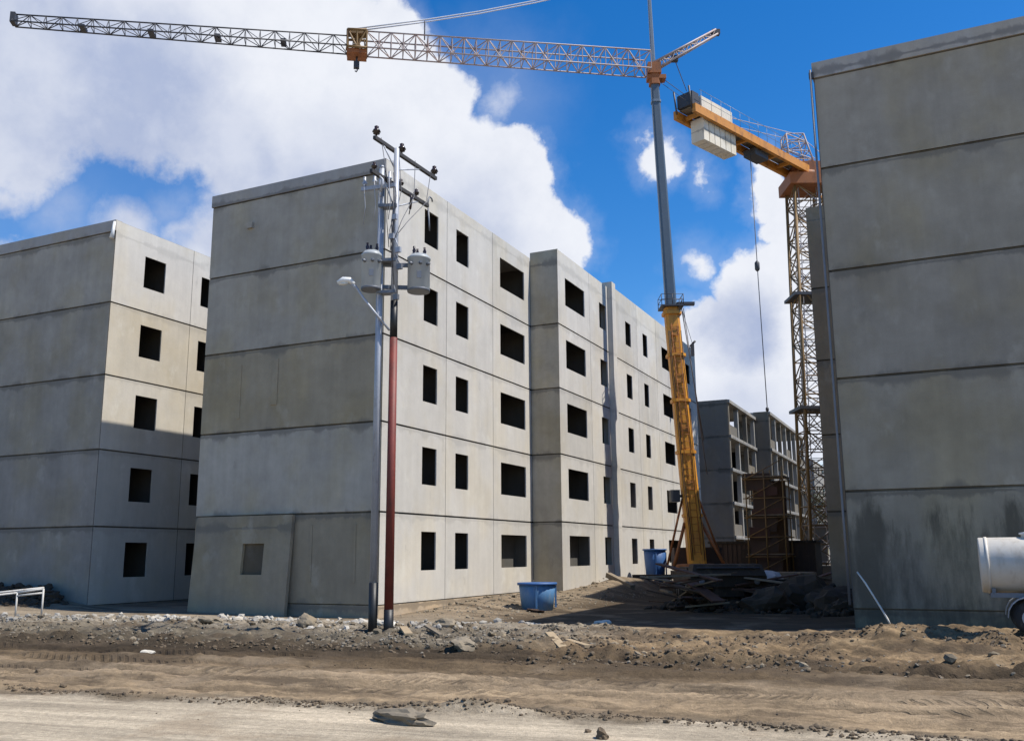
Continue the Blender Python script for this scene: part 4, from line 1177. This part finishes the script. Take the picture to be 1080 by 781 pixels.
# blue tubs
def tub(name, c, z, r0, r1, h, mat, label, rim=.03):
    t = thing(name, label, 'tub', (c[0], c[1], z), 'blue plastic tubs by the facade')
    mb = MB(); mb.lathe((c[0], c[1], z), (0, 0, 1), [(0, r0), (h * .5, (r0 + r1) / 2), (h, r1), (h, r1 - rim), (.06, r0 - rim), (.055, .02)], 26); mb.build('body', mat, t)
    mb = MB(); mb.lathe((c[0], c[1], z + h - .07), (0, 0, 1), [(0, r1 + .01), (.0, r1 + .045), (.075, r1 + .045), (.075, r1 - .02)], 26); mb.build('rim', M['blue_dark'], t)
    for a in (-1.2, .4, 1.9):
        mb = MB(); mb.obox((c[0] + (r1 - .0) * math.cos(a) * .99, c[1] + (r1) * math.sin(a) * .99, z + h * .5), Vector((math.cos(a), math.sin(a), 0)) * .03, Vector((-math.sin(a), math.cos(a), 0)) * .03, Vector((0, 0, h * .4))); mb.build('rib', mat, t)
    return t


tz = gz(3.0, 4.9)
tub('blue_tub', (2.95, 4.75), tz - .03, .50, .60, .86, M['blue'], 'low wide blue tub standing at the inner corner of the facade')
tub('blue_barrel', (2.45, 19.7), gz(2.45, 19.7), .42, .52, 1.50, M['blue_dark'], 'tall deep blue barrel standing farther along the facade under the windows')

# ------------------------------------------------------------------ water tank trailer, right edge
tk = thing('tank_trailer', 'white cylindrical water tank trailer cut by the right edge in front of the gable', 'trailer', (17.2, -3.5, -.05))
tx, ty, tcz, tr = 15.62, -3.55, 1.17, .50
mb = MB(); mb.lathe((tx, ty, tcz), (1, 0, 0), [(0, tr * .1), (-.006, tr * .6), (0, tr * .975), (.02, tr), (3.6, tr), (3.65, tr * .93), (3.68, tr * .5)], 36); mb.build('tank', M['cream'], tk)
for u in (.10, 1.25, 2.4):
    mb = MB(); mb.lathe((tx + u, ty, tcz), (1, 0, 0), [(0, tr + .002), (0, tr + .014), (.05, tr + .014), (.05, tr + .002)], 36); mb.build('band', M['cream'], tk)
mb = MB(); mb.lathe((tx + .85, ty - .05, tcz + tr - .02), (0, 0, 1), [(0, .13), (.06, .13), (.07, .16), (.10, .16), (.11, .05)], 16); mb.build('hatch', M['white'], tk)
mb = MB(); mb.box((tx + .12, ty - .40, .60), (tx + 3.5, ty - .32, .68)); mb.box((tx + .12, ty + .32, .60), (tx + 3.5, ty + .40, .68))
for u in (.15, 1.3, 2.6): mb.box((tx + u, ty - .318, .605), (tx + u + .07, ty + .318, .675)); mb.box((tx + u, ty - .36, .682), (tx + u + .06, ty + .36, .76))
mb.build('frame', M['galv_dark'], tk)
for k in (-1, 1):
    wx, wy = tx + .72, ty + .46 * k
    mb = MB(); mb.lathe((wx, wy - .09, .25), (0, 1, 0), [(0, .20), (.02, .29), (.16, .29), (.18, .20)], 22); w_ = mb.build('wheel', M['rubber'], tk)
    mb = MB(); mb.lathe((wx, wy + (.092 * k), .25), (0, -k, 0), [(0, .06), (.002, .15), (.01, .17)], 16); mb.build('rim', M['galv'], w_)
    mb = MB()
    for i in range(9):
        a0, a1 = math.pi * i / 9, math.pi * (i + 1) / 9
        p0, p1 = Vector((wx + .36 * math.cos(a0), wy, .25 + .36 * math.sin(a0))), Vector((wx + .36 * math.cos(a1), wy, .25 + .36 * math.sin(a1)))
        mb.hexa([p0 + Vector((0, -.13, 0)), p1 + Vector((0, -.13, 0)), p1 + Vector((0, .13, 0)), p0 + Vector((0, .13, 0)),
                 p0 * 1 + Vector((0, -.13, .018)), p1 + Vector((0, -.13, .018)), p1 + Vector((0, .13, .018)), p0 + Vector((0, .13, .018))])
    mb.build('mudguard', M['galv'], tk)
mb = MB(); mb.box((tx + .68, ty - .5, .22), (tx + .76, ty + .5, .30)); mb.box((tx + .7, ty - .03, .30), (tx + .76, ty + .03, .60)); mb.build('axle', M['galv_dark'], tk)

# ------------------------------------------------------------------ small things
sb = thing('trestle_frame', 'white welded trestle frame with a long sloping rail at the left edge', 'trestle', (-8.5, -4.6, gz(-8.5, -4.6)))
mb = MB(); ta = Vector((-8.40, -5.3, 0)); tb_ = Vector((-7.80, -4.95, 0)); za, zb_ = gz(ta.x, ta.y), gz(tb_.x, tb_.y)
mb.tube((ta.x, ta.y, za - .05), (ta.x, ta.y, .48), .026, 8); mb.tube((tb_.x, tb_.y, zb_ - .05), (tb_.x, tb_.y, .58), .026, 8); mb.build('leg', M['dull_white'], sb)
mb = MB(); mb.tube((ta.x, ta.y, .40), (tb_.x, tb_.y, .47), .028, 8); mb.tube((ta.x - .02, ta.y, .48), (tb_.x, tb_.y, .58), .03, 8); mb.build('crossbar', M['dull_white'], sb)
mb = MB(); mb.tube((tb_.x, tb_.y, .61), (-11.8, -6.3, .20), .030, 8); mb.tube((ta.x, ta.y, .48), (-11.5, -6.7, .12), .028, 8); mb.build('rail', M['dull_white'], sb)

mb = MB(); mb.path([(13.18, -.45, .98), (13.35, -.62, .74), (13.58, -.9, .36), (13.78, -1.15, .02), (13.84, -1.22, -.12)], [.018, .02, .02, .022, .022], 6)
tag(mb.build('bent_rod', M['weight']), 'thin bent pale rod stuck in the ground before the right gable', 'rod')


def plank(name, a, b, w, h, mat, label, cat='plank'):
    a, b = Vector(a), Vector(b); a.z = gz(a.x, a.y) + .10; b.z = gz(b.x, b.y) + .08
    d = (b - a) / 2; s = d.cross(Vector((0, 0, 1))).normalized()
    mb = MB(); c = (a + b) / 2; mb.obox(Vector((0, 0, 0)), d, s * w / 2, s.cross(d).normalized() * h / 2)
    o = mb.build(name, mat); o.location = c
    return tag(o, label, cat)


plank('plank', (4.62, -6.05, 0), (5.55, -7.35, 0), .16, .04, M['timber'], 'pale plank lying on rubble just right of the utility poles')
plank('plank', (4.9, -5.6, 0), (5.9, -6.7, 0), .07, .04, M['old_timber'], 'narrow brown batten beside the pale plank near the poles')
plank('plank', (8.05, -6.3, 0), (8.75, -7.3, 0), .16, .05, M['timber'], 'pale short plank on the earth mound right of the rubble strip')
plank('plank', (8.3, -6.0, 0), (9.1, -7.0, 0), .12, .05, M['timber'], 'second pale plank behind the short one on the earth mound')
plank('timber_beam', (1.9, 14.6, 0), (3.2, 13.9, 0), .26, .20, M['old_timber'], 'weathered timber beam on the spoil heap by the facade', 'timber')


def chunk(loc, r, seed, mat, label, squash=(1.4, 1, .5), cat='rubble chunk', name='concrete_chunk'):
    mb = MB(); mb.rock((0, 0, 0), r, seed, squash, 3); o = mb.build(name, mat); o.location = (loc[0], loc[1], gz(loc[0], loc[1]) + r * squash[2] * .45)
    return tag(o, label, cat)


chunk((9.95, -14.65), .20, 11, M['rocks'], 'flat concrete lump alone on the pale hardstanding in the foreground', (1.7, .8, .42))
chunk((1.7, -10.2), .09, 12, M['weight'], 'small white chunk on the brown earth at the left of the track', (1.5, 1, .7))
chunk((12.1, -14.6), .07, 13, M['clods'], 'small dark stone on the hardstanding below the track edge', (1.2, 1, .9))
chunk((-1.2, -5.4), .24, 14, M['rocks'], 'pale broken slab piece on the rubble strip before the leaning panel', (1.5, 1, .45))
chunk((1.3, -5.0), .2, 15, M['rocks'], 'large pale rubble block between the leaning panel and the poles', (1.4, 1, .5))
chunk((5.0, -4.9), .22, 16, M['rocks'], 'grey concrete block right of the poles under the facade', (1.4, 1, .6))
chunk((7.3, -8.4), .19, 17, M['rocks'], 'pale concrete lump at the front edge of the rubble strip', (1.3, 1, .7))
chunk((6.8, .2), .16, 18, M['weight'], 'white chunk lying in the shadow of the alley mouth', (1.6, 1, .5))
chunk((3.9, -5.6), .15, 19, M['weight'], 'pale lump between the feet of the two poles', (1.2, 1, .8))
chunk((3.2, 4.0), .16, 20, M['wine'], 'dark flat slab lying at the foot of the low blue tub', (2.4, 1, .3))

# bare dusty tree far behind the tower
tr_ = thing('dusty_tree', 'dusty thin tree beyond the alley behind the lattice tower', 'tree', (2.6, 90, -.3))
mb = MB(); rt = random.Random(5); tips = []
mb.path([(2.6, 90, -.4), (2.7, 90, 2.5), (2.5, 90.1, 4.6)], [.28, .22, .16], 8)
for i in range(16):
    a = rt.uniform(0, 6.28); h = rt.uniform(3.0, 4.6); q = Vector((2.6, 90, h)); e_ = q + Vector((math.cos(a) * rt.uniform(1.2, 3), math.sin(a) * rt.uniform(1.2, 3), rt.uniform(1.5, 5)))
    m1 = q.lerp(e_, .5) + Vector((0, 0, .4)); mb.path([q, m1, e_], [.10, .07, .03], 5); tips += [m1, e_, m1.lerp(e_, .5)]
mb.build('trunk', M['bark'], tr_)
mb = MB()
for q in tips:
    for i in range(70):
        c = q + Vector((rt.gauss(0, .55), rt.gauss(0, .55), rt.gauss(0, .45)))
        d1 = Vector((rt.uniform(-1, 1), rt.uniform(-1, 1), rt.uniform(-1, 1))).normalized() * rt.uniform(.07, .15); d2 = d1.cross(Vector((rt.uniform(-1, 1), rt.uniform(-1, 1), rt.uniform(-1, 1)))).normalized() * .07
        mb.face((c - d1, c + d2, c + d1, c - d2))
mb.build('crown', M['leaf'], tr_)

# ------------------------------------------------------------------ sun and sky
EL, AZ = R(57.9), R(10.0)          # azimuth measured from +x towards +y
sd = Vector((math.cos(EL) * math.cos(AZ), math.cos(EL) * math.sin(AZ), math.sin(EL)))
sl = bpy.data.lights.new('sun', 'SUN'); sl.energy = 5.0; sl.angle = R(.53); sl.color = (1, .95, .87)
so = bpy.data.objects.new('sun', sl); COL.objects.link(so); so.rotation_euler = sd.to_track_quat('Z', 'Y').to_euler(); so.location = (60, 0, 80)

w = bpy.data.worlds.new('World'); scene.world = w; w.use_nodes = True
nt = NT(w.node_tree)
out = nt.n('ShaderNodeOutputWorld')
sky = nt.n('ShaderNodeTexSky'); sky.sky_type = 'NISHITA'; sky.sun_disc = False; sky.sun_elevation = EL; sky.sun_rotation = math.pi / 2 - AZ
sky.altitude = 300; sky.air_density = 1.0; sky.dust_density = .35; sky.ozone_density = 2.5
hs = nt.n('ShaderNodeHueSaturation'); hs.inputs['Saturation'].default_value = 1.42; hs.inputs['Value'].default_value = 1.0; hs.inputs['Hue'].default_value = .506
nt.link(sky.outputs[0], hs.inputs['Color'])
dirv = nt.n('ShaderNodeTexCoord').outputs['Generated']
dirn = nt.vmath('NORMALIZE', dirv)
wn = nt.vmath('SCALE', nt.vmath('SUBTRACT', nt.noise(dirn, 9, 12, .60, 'Color'), (.5, .5, .5)), .12)
dw = nt.vmath('ADD', dirn, wn)


def field(blobs, src):
    acc = None
    for px, py, r, wt in blobs:
        d = sky_dir(px, py)
        ds = nt.vmath('DISTANCE', src, tuple(d), out=1)
        v = nt.math('MULTIPLY_ADD', ds, -wt / (r / FPX), wt)
        acc = v if acc is None else nt.math('MAXIMUM', acc, v)
    return acc


big = [(365, 75, 95, 1), (425, 125, 88, 1), (335, 20, 60, 1), (400, 50, 50, 1), (540, 195, 62, 1), (565, 255, 66, 1), (470, 220, 115, 1), (300, 130, 120, 1),
       (230, 75, 120, 1), (110, 50, 122, 1), (-20, 60, 138, 1), (190, 20, 75, 1), (-90, -40, 160, 1), (150, -80, 110, 1), (300, 330, 150, .8), (10, 268, 34, .3), (130, 258, 55, .22), (60, 225, 70, .10), (170, 225, 60, .10), (60, 290, 50, .4),
       (760, 405, 95, 1), (812, 315, 74, 1), (838, 245, 45, 1), (738, 345, 34, .5), (850, 380, 120, 1), (690, 172, 30, .45), (742, 186, 15, .22), (733, 272, 22, .22), (812, 205, 26, .5), (528, 104, 40, .14), (900, 330, 120, 1), (720, 440, 90, .9)]
fl = field(big, dw)
mask = nt.math('MAXIMUM', nt.smooth(fl, .0, .19), nt.smooth(fl, -.25, .15, 0, .17))
# scattered cumulus over the rest of the sky, outside what the photograph shows
cosf = nt.vmath('DOT_PRODUCT', dirn, tuple(FW), out=1)
gen = nt.smooth(nt.noise(nt.vmath('MULTIPLY', dirn, (1, 1, 1.8)), 3.1, 9, .6), .60, .68)
gen = nt.math('MULTIPLY', gen, nt.smooth(cosf, .62, .74, 1, 0))
mask = nt.math('MAXIMUM', mask, gen)
grey = field([(40, 130, 190, 1), (140, 175, 150, .9), (20, 20, 150, .8), (230, 190, 120, .9), (330, 180, 110, .5), (480, 250, 120, .55), (775, 350, 70, .9), (800, 440, 90, .4), (150, 90, 120, .8)], dw)
gn = nt.noise(dirn, 7, 7, .6)
gk = nt.math('MULTIPLY', nt.smooth(grey, 0, .60), nt.smooth(gn, .3, .62, .45, 1))
gk = nt.math('ADD', gk, nt.smooth(gn, .5, .75, 0, .15), clamp=True)
ccol = nt.mix(gk, (1.02, 1.05, 1.13), (.50, .585, .82))
ccol = nt.mix(nt.smooth(nt.noise(dirn, 22, 7, .65), .35, .75, 0, .25), ccol, (.72, .78, .92))
b1 = nt.n('ShaderNodeBackground'); nt.link(hs.outputs[0], b1.inputs[0]); b1.inputs[1].default_value = .14
b2 = nt.n('ShaderNodeBackground'); nt._set(b2.inputs[0], ccol); b2.inputs[1].default_value = .72
mx = nt.n('ShaderNodeMixShader'); nt._set(mx.inputs[0], mask); nt.link(b1.outputs[0], mx.inputs[1]); nt.link(b2.outputs[0], mx.inputs[2])
nt.link(mx.outputs[0], out.inputs[0])

scene.view_settings.view_transform = 'Standard'; scene.view_settings.look = 'None'; scene.view_settings.gamma = 1.0
scene.view_settings.use_curve_mapping = False
scene.view_settings.exposure = .25
scene.render.resolution_x = 1024; scene.render.resolution_y = 740
scene.cycles.max_bounces = 6
